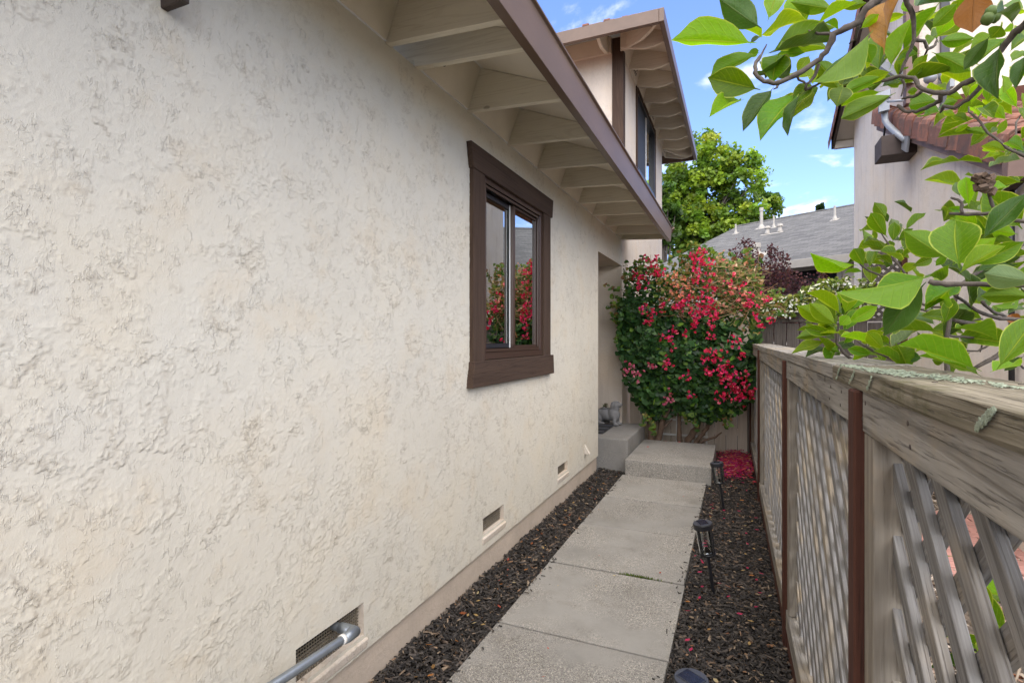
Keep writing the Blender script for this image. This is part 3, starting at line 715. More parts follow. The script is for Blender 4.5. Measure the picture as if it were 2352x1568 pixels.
# vents: wire mesh over a dark cavity, a plaster sill below
for a, b, c, d in vents:
    v = MB(); v.box(WX - .16, WX - .138, a - .01, b + .01, c - .01, d + .01)
    vo = h_(v, 'vent', M['black'])
    ms = MB(); sp = .0135
    ny = int((b - a) / sp); nz = int((d - c) / sp)
    for i in range(ny + 1): ms.box(WX - .033, WX - .0305, a + i * sp - .0019, a + i * sp + .0019, c, d)
    for i in range(nz + 1): ms.box(WX - .0305, WX - .028, a, b, c + i * sp - .0019, c + i * sp + .0019)
    sub(ms, 'wire_mesh', M['wire'], vo, kind='stuff')
    s_ = MB(); s_.hexa([(WX - .06, a - .015, c - .05), (WX + .004, a - .015, c - .06), (WX + .004, b + .02, c - .06), (WX - .06, b + .02, c - .05), (WX - .06, a - .015, c + .004), (WX + .012, a - .015, c - .020), (WX + .012, b + .02, c - .020), (WX - .06, b + .02, c + .004)])
    sub(s_, 'sill', M['stucco_soft'], vo, bevel=.006, segs=2)
v = MB(); v.extrude([(WX - .002, 5.30, .30), (WX + .06, 5.30, .30), (WX + .045, 5.30, .325), (WX - .002, 5.30, .405)], (0, .045, 0))
h_(v, 'vent_hood', M['siding'], bevel=.004)
# eave: rafters, frieze blocks, deck, fascia gutter
EZ = 2.835
SLP = 0.39
raf = [-1.44, -0.87, -0.30, 0.27, 0.84, 1.41, 1.98, 2.209, 2.757, 3.345, 3.91, 4.482, 5.062, 5.619, 6.185, 6.758, 7.155]
r0 = MB()
tip_x, tip_z = -0.89, 2.800
deck = lambda x: 2.914 + (-0.985 - x) * SLP
r0.extrude([(WX + .002, -.019, EZ - .005), (tip_x, -.019, tip_z), (tip_x, -.019, deck(tip_x) - .002), (WX - .30, -.019, deck(WX - .30) - .002), (WX - .30, -.019, EZ + .06), (WX + .002, -.019, EZ + .03)], (0, .038, 0))
rme = r0.mesh('rafter', M['rafter'], bevel=.002)
for y in raf:
    o = link('rafter', rme, house); o.location = (1.47, y - 3.0, 0)
for a, b in zip(raf[:-1], raf[1:]):
    if b - a < .3: continue
    k = MB()
    p0 = Vector((WX + .012, 0, EZ + .004)); p1 = Vector((-1.373, 0, deck(-1.373) - .004)); t_ = Vector((-.022, 0, .008))
    k.hexa([(p0.x, a + .021, p0.z), (p0.x, b - .021, p0.z), (p0.x + t_.x, b - .021, p0.z + t_.z), (p0.x + t_.x, a + .021, p0.z + t_.z), (p1.x, a + .021, p1.z), (p1.x, b - .021, p1.z), (p1.x + t_.x, b - .021, p1.z), (p1.x + t_.x, a + .021, p1.z)])
    bo = h_(k, 'frieze_block', M['soffit'])
    hs = MB(); nrm = Vector((.21, 0, -.10)).normalized(); al = (p1 - p0).normalized()
    for fy in ((.30, .42) if random.random() < .6 else (.34,)):
        c = p0 + al * (p1 - p0).length * random.uniform(.40, .50) + Vector((0, a + (b - a) * fy, 0))
        e1 = Vector((0, 1, 0)); rr = .021
        hs.face([c + nrm * .003 + rr * (math.cos(q * .5236) * e1 + math.sin(q * .5236) * al) for q in range(12)])
    if 1.5 < a < 5: sub(hs, 'vent_hole', M['black'], bo)
k = MB()
d0, d1 = tip_x + .03, WX - 3.4
k.hexa([(d0, -2.2, deck(d0)), (d0, 7.36, deck(d0)), (d1, 7.36, deck(d1)), (d1, -2.2, deck(d1)), (d0, -2.2, deck(d0) + .03), (d0, 7.36, deck(d0) + .03), (d1, 7.36, deck(d1) + .03), (d1, -2.2, deck(d1) + .03)])
h_(k, 'roof_deck', M['soffit'])
k = MB()
e0 = tip_x - .01
k.hexa([(e0 + .05, -2.2, deck(e0) + .034), (e0 + .05, 7.40, deck(e0) + .034), (d1, 7.40, deck(d1) + .034), (d1, -2.2, deck(d1) + .034), (e0 + .05, -2.2, deck(e0) + .06), (e0 + .05, 7.40, deck(e0) + .06), (d1, 7.40, deck(d1) + .06), (d1, -2.2, deck(d1) + .06)])
h_(k, 'roof', M['tile'])
k = MB()   # ogee-less box gutter: level bottom, sloping back
k.extrude([(tip_x, -2.2, 2.792), (tip_x + .052, -2.2, 2.782), (tip_x + .066, -2.2, 2.955), (tip_x + .080, -2.2, 2.962), (tip_x + .080, -2.2, 2.972), (tip_x + .052, -2.2, 2.972), (tip_x, -2.2, 2.965)], (0, 9.50, 0))
h_(k, 'gutter', M['fascia'], bevel=.002)
k = MB(); k.extrude([(tip_x + .06, 7.302, 2.94), (tip_x + .105, 7.33, 2.975), (tip_x + .06, 7.42, 2.965), (tip_x + .02, 7.42, 2.85)], (-.012, 0, .004))
h_(k, 'gutter_end', M['fascia'])
k = MB(); k.box(WX - .02, WX + .088, .955, .978, 2.412, 2.86)
h_(k, 'beam_end', M['brownbeam'], bevel=.003)
# window in the stucco wall
k = MB(); k.box(WX - .02, WX + .028, 2.775, 2.93, 1.353, 2.512); h_(k, 'window_trim', M['trim'], bevel=.003)
k = MB(); k.box(WX - .02, WX + .028, 4.005, 4.165, 1.353, 2.512); h_(k, 'window_trim', M['trim'], bevel=.003)
k = MB(); k.extrude([(WX - .02, 2.735, 2.655), (WX - .02, 4.215, 2.655), (WX - .02, 4.195, 2.505), (WX - .02, 2.765, 2.505)], (.055, 0, 0)); h_(k, 'window_trim', M['trim_y'], bevel=.003)
k = MB(); k.extrude([(WX - .02, 2.735, 1.205), (WX - .02, 4.215, 1.205), (WX - .02, 4.20, 1.36), (WX - .02, 2.765, 1.36)], (.062, 0, 0)); h_(k, 'window_trim', M['trim_y'], bevel=.003)
def frame(mb, x0, x1, a, b, c, d, t):
    mb.box(x0, x1, a, b, c, c + t); mb.box(x0, x1, a, b, d - t, d)
    mb.box(x0, x1, a, a + t, c + t, d - t); mb.box(x0, x1, b - t, b, c + t, d - t)
k = MB(); frame(k, WX - .09, WX + .010, 2.932, 4.003, 1.362, 2.518, .045)
k2 = MB()
wo_ = h_(k, 'window', M['vinyl'], bevel=.004)
s_ = MB(); frame(s_, WX - .012, WX + .002, 2.979, 3.957, 1.408, 2.472, .022); sub(s_, 'bead', M['vinyl'], wo_, bevel=.003)
s_ = MB(); frame(s_, WX - .062, WX - .040, 3.004, 3.50, 1.432, 2.448, .030); sub(s_, 'sash', M['darkframe'], wo_, bevel=.002)
s_ = MB(); frame(s_, WX - .038, WX - .014, 3.470, 3.955, 1.412, 2.468, .036); sub(s_, 'sash', M['vinyl'], wo_, bevel=.002)
s_ = MB(); s_.box(WX - .040, WX - .036, 3.455, 3.468, 1.432, 2.448); sub(s_, 'weather_strip', M['white'], wo_)
s_ = MB(); s_.box(WX - .053, WX - .049, 3.034, 3.47, 1.462, 2.418); sub(s_, 'pane', M['glass'], wo_)
s_ = MB(); s_.box(WX - .028, WX - .024, 3.506, 3.919, 1.448, 2.432); sub(s_, 'pane', M['glass'], wo_)
s_ = MB()
for i in range(46): 
    z = 2.43 - i * .0205; s_.hexa([(WX - .135, 3.36, z), (WX - .115, 3.36, z - .008), (WX - .115, 3.93, z - .008), (WX - .135, 3.93, z), (WX - .135, 3.36, z + .001), (WX - .115, 3.36, z - .007), (WX - .115, 3.93, z - .007), (WX - .135, 3.93, z + .001)])
    if z < 1.86: break
s_.box(WX - .137, WX - .112, 3.36, 3.93, z - .03, z - .012)
sub(s_, 'blind', M['blind'], wo_, kind='stuff')
s_ = MB(); n = 12
for i in range(n):
    y0 = 3.06 + i * .011; s_.hexa([(WX - .17 + .02 * (i % 2), y0, 1.40), (WX - .17 + .02 * ((i + 1) % 2), y0 + .011, 1.40), (WX - .18 + .02 * ((i + 1) % 2), y0 + .011, 1.40), (WX - .18 + .02 * (i % 2), y0, 1.40), (WX - .17 + .02 * (i % 2), y0, 2.48), (WX - .17 + .02 * ((i + 1) % 2), y0 + .011, 2.48), (WX - .18 + .02 * ((i + 1) % 2), y0 + .011, 2.48), (WX - .18 + .02 * (i % 2), y0, 2.48)])
sub(s_, 'curtain', M['curtain'], wo_)
k = MB()   # the room behind
for q in ([(WX - .145, 2.5, .9), (WX - .145, 2.5, 2.8), (WX - 2.6, 2.5, 2.8), (WX - 2.6, 2.5, .9)], [(WX - .145, 5.6, .9), (WX - 2.6, 5.6, .9), (WX - 2.6, 5.6, 2.8), (WX - .145, 5.6, 2.8)],
          [(WX - 2.6, 2.5, .9), (WX - 2.6, 2.5, 2.8), (WX - 2.6, 5.6, 2.8), (WX - 2.6, 5.6, .9)], [(WX - .145, 2.5, .9), (WX - 2.6, 2.5, .9), (WX - 2.6, 5.6, .9), (WX - .145, 5.6, .9)], [(WX - .145, 2.5, 2.8), (WX - .145, 5.6, 2.8), (WX - 2.6, 5.6, 2.8), (WX - 2.6, 2.5, 2.8)]): k.face(q)
h_(k, 'room', M['interior'])

# ---- two storey wing
WY, WE, WT = 7.205, 11.28, 5.62
k = MB()
uw = (8.36, 10.18, 4.14, 5.36)
wall_grid(k, WX, .12, sorted({WY, WE, uw[0], uw[1]}), sorted({-.1, WT, uw[2], uw[3]}), [uw])
k.face([(WX, WY, 2.84), (WX, WY, WT), (WX - 3.6, WY, WT), (WX - 3.6, WY, 2.84)])
k.face([(WX, WE, -.1), (WX - 3.6, WE, -.1), (WX - 3.6, WE, WT), (WX, WE, WT)])
h_(k, 'wing_wall', M['stucco_soft'])
k = MB(); k.box(WX - .13, WX + .022, WY - .022, WY + .13, 2.86, WT - .02); h_(k, 'corner_board', M['trim'], bevel=.004)
FX, FY0, FY1, FZ = -0.865, 6.62, 12.05, 5.47      # eave outline
k = MB(); k.box(FX - .03, FX + .03, FY0 - .03, FY1, FZ - .13, FZ + .035); h_(k, 'fascia', M['fascia'], bevel=.004)
k = MB(); k.box(WX - 3.6, FX - .032, FY0 - .03, FY0 + .03, FZ - .13, FZ + .035); h_(k, 'fascia', M['fascia'], bevel=.004)
k = MB(); k.box(WX - 3.6, FX - .032, FY1 - .05, FY1, FZ - .13, FZ + .035); h_(k, 'fascia', M['fascia'], bevel=.004)
pit = 0.36
k = MB(); m1 = 2.4; t = .025
for zoff in (.035, .05):
    A = (FX - .02, FY0 + .02, FZ - .005 + zoff); B = (FX - .02, FY1 - .02, FZ - .005 + zoff); T1 = (FX - m1, FY0 + m1, FZ + pit * m1 + zoff); T2 = (FX - m1, FY1 - m1, FZ + pit * m1 + zoff)
    L1 = (FX - 4.2, FY0 + .02, FZ - .005 + zoff); L2 = (FX - 4.2, FY1 - .02, FZ - .005 + zoff); L3 = (FX - 4.2, FY0 + m1, FZ + pit * m1 + zoff); L4 = (FX - 4.2, FY1 - m1, FZ + pit * m1 + zoff)
    if zoff > .04: k.m = 1
    k.face([A, B, T2, T1]); k.face([L1, A, T1, L3]); k.face([B, L2, L4, T2]); k.face([T1, T2, L4, L3])
h_(k, 'wing_roof', [M['soffit'], M['tile']])
tail = [(.0, 0), (.42, .0), (.56, .035), (.60, .06), (.60, .10), (.0, .30)]   # rafter tail with a curved cut
def tail_mesh():
    k = MB(); k.extrude([(x, -.022, .02 - pit * (x - .0) * 0 + (z if i < 5 else z)) for i, (x, z) in enumerate(tail)], (0, .044, 0)); return k.mesh('rafter_tail', M['rafter'], bevel=.003)
k = MB(); top = lambda x: FZ + .02 + pit * (FX - (WX + x))
k.extrude([(0, -.022, 5.40), (.34, -.022, 5.325), (.44, -.022, 5.335), (.56, -.022, 5.37), (.572, -.022, top(.572)), (0, -.022, top(0))], (0, .044, 0))
tme = k.mesh('rafter_tail', M['rafter'], bevel=.003)
yt = [7.12 + i * .585 for i in range(9)]
for y in yt:
    o = link('rafter_tail', tme, house); o.location = (0, y - 3.0, 0)
for x in (-.20, -.95, -1.7):
    o = link('rafter_tail', tme, house); o.rotation_euler = (0, 0, -math.pi / 2); o.location = (x, WY - 3.0, 0)
o = link('rafter_tail', tme, house); o.rotation_euler = (0, 0, -math.pi / 4); o.scale = (1.33, 1, 1); o.location = (.02, WY - 3.0 - .02, 0)
o = link('rafter_tail', tme, house); o.rotation_euler = (0, 0, math.pi / 4); o.scale = (1.33, 1, 1); o.location = (.02, WE - 3.0 + .02, 0)
for i, (a, b) in enumerate(zip(yt[:-1], yt[1:])):
    k = MB(); k.hexa([(WX + .012, a + .024, 5.40), (WX + .012, b - .024, 5.40), (WX - .01, b - .024, 5.40), (WX - .01, a + .024, 5.40), (WX + .085, a + .024, 5.66), (WX + .085, b - .024, 5.66), (WX + .065, b - .024, 5.66), (WX + .065, a + .024, 5.66)])
    bo = h_(k, 'frieze_block', M['soffit'])
    if i in (1, 4):
        hh = MB()
        for r_ in range(2):
            for c_ in range(3):
                y = a + .2 + c_ * .07; z = 5.46 + r_ * .06; x = WX + .015 + (z - 5.40) * .28
                hh.face([(x + .002, y, z), (x + .002, y + .035, z), (x + .013, y + .035, z + .038), (x + .013, y, z + .038)])
        sub(hh, 'vent_hole', M['black'], bo)
k = MB(); k.box(WX - 3.6, WX - .14, WY - .05, WY - .002, 5.40, 5.62); h_(k, 'frieze_board', M['soffit'])
# clay ridge / debris on top edge
k = MB()
for i in range(14):
    x = -1.1 - i * .055; y = FY0 + .02 + random.uniform(-.02, .03); r_ = random.uniform(.02, .04)
    k.obox((x, y, FZ + .045 + r_ * .3), (r_, .01, .006), (0, r_ * .8, .004), (0, .004, r_ * .35))
h_(k, 'roof_debris', M['tile'], kind='stuff')
k = MB(); frame(k, WX - .06, WX + .012, uw[0], uw[1], uw[2], uw[3], .05)
uo = h_(k, 'window', M['darkframe'], bevel=.003)
s_ = MB(); s_.box(WX - .03, WX - .02, uw[0] + .05, 9.32, uw[2] + .05, uw[3] - .05); sub(s_, 'insect_screen', M['screen'], uo)
s_ = MB(); s_.box(WX - .055, WX - .01, 9.30, 9.36, uw[2] + .05, uw[3] - .05); sub(s_, 'mullion', M['white'], uo)
s_ = MB(); s_.box(WX - .045, WX - .041, 9.36, uw[1] - .05, uw[2] + .05, uw[3] - .05); sub(s_, 'pane', M['glass'], uo)
s_ = MB(); s_.box(WX - .05, WX + .03, uw[0] - .03, uw[1] + .03, uw[2] - .04, uw[2]); sub(s_, 'sill', M['darkframe'], uo)
k = MB(); k.box(WX - .02, WX + .02, uw[0] - .10, uw[1] + .10, uw[3], uw[3] + .10); h_(k, 'window_trim', M['trim_y'], bevel=.003)
k = MB(); k.box(WX - .02, WX + .02, uw[0] - .10, uw[0], uw[2], uw[3] - .002); h_(k, 'window_trim', M['trim'], bevel=.003)
k = MB(); k.box(WX - .02, WX + .02, uw[1], uw[1] + .10, uw[2], uw[3] - .002); h_(k, 'window_trim', M['trim'], bevel=.003)
k = MB(); k.box(WX - .30, WX - .28, 8.2, 10.3, 4.0, 5.5); h_(k, 'room', M['black'])

# galvanised pipe coming out of the vent and running down along the wall
k = MB()
P0, P1, P2, P3 = Vector((WX - .12, 1.66, .345)), Vector((WX + .055, 1.66, .347)), Vector((WX + .082, 1.632, .349)), Vector((WX + .085, -.4, .50))
k.tube([P0, P1 - Vector((.03, 0, 0)), P1, P1.lerp(P2, .5) + Vector((.012, .010, 0)), P2, P2 + (P3 - P2) * .04, P3], .0165, 14)
pipe = k.build('steel_pipe', M['galv'], smooth=True)
tag(pipe, 'galvanised steel pipe running from the nearest wall vent along the wall', 'pipe')
k = MB()
dirv = (P3 - P2).normalized()
k.tube([P1 - Vector((.045, 0, 0)), P1 - Vector((.02, 0, 0)), P1 + Vector((.005, -.002, 0)), P1.lerp(P2, .5) + Vector((.014, .012, 0)), P2 + Vector((.002, -.01, 0)), P2 + dirv * .035], [.021, .022, .0225, .0235, .0225, .021], 14)
k.build('elbow', M['galv'], pipe, smooth=True)
k = MB(); k.tube([P2 + dirv * .034, P2 + dirv * .05], [.0195, .0195], 14); k.build('pipe_tape', M['white'], pipe, smooth=True)
k = MB(); k.tube([(WX - .02, 1.49, .235), (WX + .03, 1.48, .225), (WX + .045, 1.45, .16), (WX + .05, 1.40, .10), (WX + .055, 1.30, .03), (WX + .06, 1.2, -.03)], .007, 8)
tag(k.build('wall_cable', M['stucco_soft'], smooth=True), 'thin cream painted cable dropping from the nearest wall vent', 'cable')

# ================================================================== FENCES
# ---- grey lattice fence along the mulch bed; local y runs along it, local x points away from the path
lf = empty('lattice_fence', (0.265, 0, 0), 0.0165)
tag(lf, 'weathered grey wooden lattice fence with a mossy cap along the right of the path', 'fence')
def fpart(mb, name, m, **kw): return mb.build(name, m, lf, **kw)
caps = [(-1.5, -0.2), (-0.196, 1.64), (1.644, 2.80), (2.804, 5.32), (5.324, 7.55)]
for i, (a, b) in enumerate(caps):
    k = MB(); z = 1.431 - (0.003 if i % 2 else 0)
    k.box(-0.008, 0.180, a, b, z - .040, z)
    fpart(k, 'cap_board', M['fence_cap' if i < 2 else 'fence'], bevel=.004, segs=2)
posts = [-0.30, 1.355, 2.95, 5.42, 7.50]
for y in posts:
    k = MB(); k.box(-.018, .014, y - .03, y + .03, -.15, 1.388); fpart(k, 'post', M['redpost'], bevel=.004)
spans = [(-1.4, -.335, -.35), (-.265, 1.32, 0), (1.39, 2.915, 0), (2.985, 5.385, 0), (5.455, 7.465, 0)]
SPC, SW, ST = 0.142, 0.038, 0.0155
k = MB(); k.box(-.5, .5, -SW / 2, SW / 2, -ST / 2, ST / 2)
slat_meshes = []
for v in range(3):
    slat_meshes.append(k.mesh('lattice_slat', M['slat'], bevel=.0012))
Z0, Z1 = 0.13, 1.33
for a, b, _ in spans:
    k = MB(); k.box(-.003, .034, a, b, 1.303, 1.389); fpart(k, 'rail', M['fence'], bevel=.003, segs=2)
    k = MB(); k.box(-.006, .058, a, b, .075, .168); fpart(k, 'bottom_rail', M['fence'], bevel=.004, segs=2)
    k = MB(); k.box(.000, .030, a, b, -.16, .073); fpart(k, 'kickboard', M['redboard'], bevel=.003)
    for y0, y1 in ((a, a + .075), (b - .075, b)):
        k = MB(); k.box(.000, .080, y0, y1, .170, 1.301); fpart(k, 'stile', M['fence_z'], bevel=.003, segs=2)
    for layer in (0, 1):
        y0, y1 = a + .02, b - .02; H = Z1 - Z0
        off = 0.03 if layer == 0 else .09
        # front slats: y = c - (z - Z0)...: higher end further away; back slats the other way
        c = y0 - H + off if layer == 0 else y0 + off
        while True:
            if layer == 1:
                if c - 0 > y1 + H: break
                p = [(c - t, Z0 + t) for t in (max(0, c - y1), min(H, c - y0))]
                p = [(yy, zz) for yy, zz in p]
            else:
                if c > y1: break
                p = [(c + t, Z0 + t) for t in (max(0, y0 - c), min(H, y1 - c))]
            c += SPC
            L = math.hypot(p[1][0] - p[0][0], p[1][1] - p[0][1])
            if p[1][1] <= p[0][1] + .05: continue
            o = link('lattice_slat', random.choice(slat_meshes), lf)
            mid = ((p[0][0] + p[1][0]) / 2, (p[0][1] + p[1][1]) / 2)
            ex = Vector((0, p[1][0] - p[0][0], p[1][1] - p[0][1])).normalized(); ez = Vector((1, 0, 0)); ey = ez.cross(ex)
            mt = Matrix((ex, ey, ez)).transposed().to_4x4()
            mt.translation = Vector((.040 + (.0165 if layer else 0) + random.uniform(-.001, .001), mid[0] + random.uniform(-.003, .003), mid[1]))
            o.matrix_local = mt @ Matrix.Diagonal((L, 1, 1, 1))
nk = MB(); nk.lathe([(.0001, 0), (.0042, 0), (.0042, .0012), (.0001, .0014)], n=8); nme = nk.mesh('nail', M['brownbeam'])
for y in (-.15, .35, .62, 1.02, 1.30, 1.55, 1.70, 2.2, 2.72, 2.9, 3.9, 5.2):
    for xx in (.03, .135):
        o = link('nail', nme, lf); o.location = (xx + random.uniform(-.01, .01), y, 1.4305)
    for zz in (1.33, 1.365):
        o = link('nail', nme, lf); o.rotation_euler = (0, -math.pi / 2, 0); o.location = (-.0028, y + random.uniform(-.02, .02), zz)
# lichen crusts on the cap
k = MB()
def crust(cx, cy, r, front=False, n=50):
    for i in range(n):
        a = random.uniform(0, 6.28); q = r * 1.25 * random.random() ** .7; x, y = cx + q * math.cos(a) * .6, cy + q * math.sin(a) * 1.6
        s = random.uniform(.002, .007); th = random.uniform(0, 6.28); lift = random.uniform(.001, .0035)
        if x < -.008 or front:
            z = 1.431 - (abs(x + .008) * .9 if not front else q * math.sin(a) + .018); base = [(-.0095 - lift * (.3 + .7 * (j % 2)), y + s * math.cos(th + j * 1.05), z + s * math.sin(th + j * 1.05)) for j in range(6)]
        else:
            base = [(x + s * math.cos(th + j * 1.05), y + s * math.sin(th + j * 1.05), 1.4285 + lift * (.3 + .7 * (j % 2))) for j in range(6)]
        k.face(base)
for cx, cy, r in ((.002, 1.56, .035), (-.01, 1.50, .03), (.01, 1.44, .03), (.02, 1.40, .04), (-.005, 1.33, .028), (.04, 1.30, .04), (.02, 1.22, .04), (.07, 1.2, .04), (.08, 1.08, .04), (.06, 1.12, .03), (.09, .98, .03), (.10, .86, .03), (.08, .76, .03), (.1, .66, .03), (.0, 1.42, .02), (0, 1.52, .03), (.02, 1.36, .03), (.05, 1.36, .035), (0, 1.28, .02)):
    crust(cx + .02, cy, r, n=int(2600 * r * r * 12))
crust(-.03, 1.38, .014, True, 12); crust(-.03, 1.22, .010, True, 8); crust(-.03, .72, .013, True, 60); crust(-.03, 1.54, .016, True, 16)
fpart(k, 'lichen', M['lichen'], kind='stuff')

# ---- cream painted board fence behind the flowering shrub
wf = empty('board_fence', (-.66, 7.62, 0)); tag(wf, 'cream painted wooden board fence behind the flowering shrub', 'fence')
x = -1.44; wid = .142
k = MB(); k.box(-wid / 2 + .003, wid / 2 - .003, -.011, .011, -.12, 1.95); bme = k.mesh('board', M['wfence'], bevel=.003)
while x < .09:
    o = link('board', bme, wf); o.location = (x + wid / 2 + .66, random.uniform(-.004, .004), random.uniform(-.01, .01)); x += wid
k = MB(); k.box(-.70, .82, .014, .055, 1.55, 1.64); k.build('rail', M['wfence'], wf); k = MB(); k.box(-.70, .82, .014, .055, .2, .29); k.build('rail', M['wfence'], wf)
k = MB(); k.box(.10, .155, 7.585, 7.66, -.1, 1.46); tag(k.build('corner_post', M['bfence'], bevel=.004), 'dark brown post in the corner where the lattice fence meets the cream fence', 'post')
k = MB(); k.box(.165, .255, 7.60, 7.69, -.1, 1.90); tag(k.build('cedar_post', M['orange_post'], bevel=.004), 'orange brown cedar post rising at the right edge of the flowering shrub', 'post')
tr = empty('trellis', (-.78, 7.50, 0)); tag(tr, 'white grid trellis standing behind the stems of the flowering shrub', 'trellis')
for z in (.18, .385, .62, .86, 1.1):
    k = MB(); k.box(-.24, .40, -.008, .008, z - .013, z + .013); k.build('bar', M['white'], tr, bevel=.002)
for xx in (-.2, 0, .2, .38):
    k = MB(); k.box(xx - .012, xx + .012, .009, .021, .02, 1.2); k.build('bar', M['white'], tr, bevel=.002)

# ---- dark brown board fence with lattice top
bf = empty('dark_fence', (1.0, 7.70, 0)); tag(bf, 'dark weathered board fence with a lattice top below the white blossoms', 'fence')
x = .27; i = 0
while x < 1.84:
    wd = .148; k = MB(); z = 1.70 + random.uniform(-.012, .012)
    xe = min(x + wd, 1.845)
    k.box(x + .004 - 1, xe - .004 - 1, -.012 + random.uniform(-.004, .004), .012, -.1, z)
    k.build('board', M['bfence'], bf, bevel=.003); x += wd
k = MB(); k.box(-.75, .845, -.03, .03, 1.705, 1.745); k.build('rail', M['bfence'], bf)
k = MB(); k.box(-.75, .42, -.03, .03, 2.02, 2.06); k.build('rail', M['bfence'], bf)
k = MB(); k.box(.42, .845, -.035, .035, 2.50, 2.55); k.build('rail', M['bfence'], bf)
k = MB(); k.box(.40, .47, -.035, .035, 1.745, 2.50); k.build('post', M['bfence'], bf)
k = MB(); k.box(.79, .85, -.05, .05, -.1, 2.50); k.build('post', M['redpost'], bf)
k = MB()
k.box(-.5, .5, -.017, .017, -.005, .005); lsm = k.mesh('lattice_strip', M['bfence'])
def lat(x0, x1, z0, z1):
    H = z1 - z0
    for layer in (0, 1):
        c = x0 - H
        while c < x1 + H:
            if layer == 0: p = [(c + t, z0 + t) for t in (max(0, x0 - c), min(H, x1 - c))]
            else: p = [(c - t, z0 + t) for t in (max(0, c - x1), min(H, c - x0))]
            c += .095
            if p[1][1] <= p[0][1] + .02: continue
            L = math.hypot(p[1][0] - p[0][0], p[1][1] - p[0][1])
            ex = Vector((p[1][0] - p[0][0], 0, p[1][1] - p[0][1])).normalized(); ez = Vector((0, -1, 0)); ey = ez.cross(ex)
            mt = Matrix((ex, ey, ez)).transposed().to_4x4(); mt.translation = Vector(((p[0][0] + p[1][0]) / 2, -.006 + .012 * layer, (p[0][1] + p[1][1]) / 2))
            o = link('lattice_strip', lsm, bf); o.matrix_local = mt @ Matrix.Diagonal((L, 1, 1, 1))
lat(-.75, .40, 1.745, 2.02); lat(.47, .79, 1.745, 2.50)

# ================================================================== NEIGHBOUR'S HOUSE
nh = empty('neighbour_house', (1.85, 8, 0)); tag(nh, 'pale stucco house with clay tile roofs behind the magnolia on the right', 'house')
NX = 1.85
def n__(mb, name, m, **kw):
    o = mb.build(name, m, nh, **kw); o.matrix_parent_inverse = Matrix.Translation((-1.85, -8, 0)); return o
SL2 = .447
rz_ = lambda y: 2.785 + (y - 4.836) * SL2          # underside line of the lower rake tiles
k = MB()
k.face([(NX, 10.85, -.1), (NX, 10.85, 5.35), (NX, 7.7, 6.5), (NX, 7.7, rz_(7.7)), (NX, 4.78, rz_(4.78)), (NX, 4.4, 2.45), (NX, 4.4, -.1)])
k.face([(NX, 10.85, -.1), (7, 10.85, -.1), (7, 10.85, 5.35), (NX, 10.85, 5.35)])
k.face([(NX, 7.7, 3.9), (NX, 7.7, 7.4), (7, 7.7, 7.4), (7, 7.7, 3.9)])
k.face([(NX, 4.4, -.1), (NX, 4.4, 2.45), (7, 4.4, 2.45), (7, 4.4, -.1)])
n__(k, 'wall', M['stucco_neighbour'])
k = MB(); k.box(NX - .03, NX + .10, 7.60, 7.73, 4.28, 7.3); n__(k, 'corner_board', M['mauve'], bevel=.004)
k = MB(); k.box(NX + .32, NX + .40, 7.64, 7.70, 4.1, 7.3); n__(k, 'downpipe', M['darkframe'])
k = MB(); k.box(NX + .35, 6.5, 7.66, 7.70, 4.14, 4.32); n__(k, 'sill_board', M['redboard'])
# lower lean-to roof
k = MB()
ya, yb = 4.76, 8.62
k.hexa([(NX - .12, ya, rz_(ya) - .13), (NX + .02, ya, rz_(ya) - .13), (NX + .02, yb, rz_(yb) - .13), (NX - .12, yb, rz_(yb) - .13), (NX - .12, ya, rz_(ya) + .02), (NX + .02, ya, rz_(ya) + .02), (NX + .02, yb, rz_(yb) + .02), (NX - .12, yb, rz_(yb) + .02)])
n__(k, 'rake_board', M['mauve'], bevel=.003)
k = MB(); k.hexa([(NX + .02, ya, rz_(ya) + .0), (6.5, ya, rz_(ya) + .0), (6.5, 7.7, rz_(7.7) + .0), (NX + .02, 7.7, rz_(7.7) + .0), (NX + .02, ya, rz_(ya) + .03), (6.5, ya, rz_(ya) + .03), (6.5, 7.7, rz_(7.7) + .03), (NX + .02, 7.7, rz_(7.7) + .03)])
n__(k, 'roof_deck', M['mauve'])
ang = math.atan(SL2)
# rake tile: an L of clay with a rounded shoulder, hung over the roof edge
prof = [(.0, -.075), (.0, .085), (.012, .125), (.04, .15), (.08, .16), (.13, .155), (.17, .135), (.19, .10)]
k = MB(); T = .018
def shell(mb, prof, L, t, lift0=0.0, lift1=0.0):
    n = len(prof); P = []
    c = (sum(p[0] for p in prof) / n, sum(p[1] for p in prof) / n - .03)
    inn = []
    for x, z in prof:
        d = Vector((c[0] - x, c[1] - z)); d = d.normalized() * t; inn.append((x + d.x, z + d.y))
    b = len(mb.v)
    for y, lf_ in ((0, lift0), (L, lift1)):
        mb.v += [(x, y, z + lf_) for x, z in prof]; mb.v += [(x, y, z + lf_) for x, z in inn]
    def f(*q): mb.f.append(tuple(b + i for i in q)); mb.c.append((1, 1, 1)); mb.mi.append(0)
    for i in range(n - 1):
        f(i, i + 1, 2 * n + i + 1, 2 * n + i); f(n + i + 1, n + i, 3 * n + i, 3 * n + i + 1)
        f(i + 1, i, n + i, n + i + 1); f(2 * n + i, 2 * n + i + 1, 3 * n + i + 1, 3 * n + i)
    f(0, 2 * n, 3 * n, n); f(n - 1, 2 * n - 1, 4 * n - 1, 3 * n - 1)
shell(k, prof, .335, T, .024, 0.0)
rake_me = k.mesh('rake_tile', M['tile'], smooth=False)
nt_ = 15
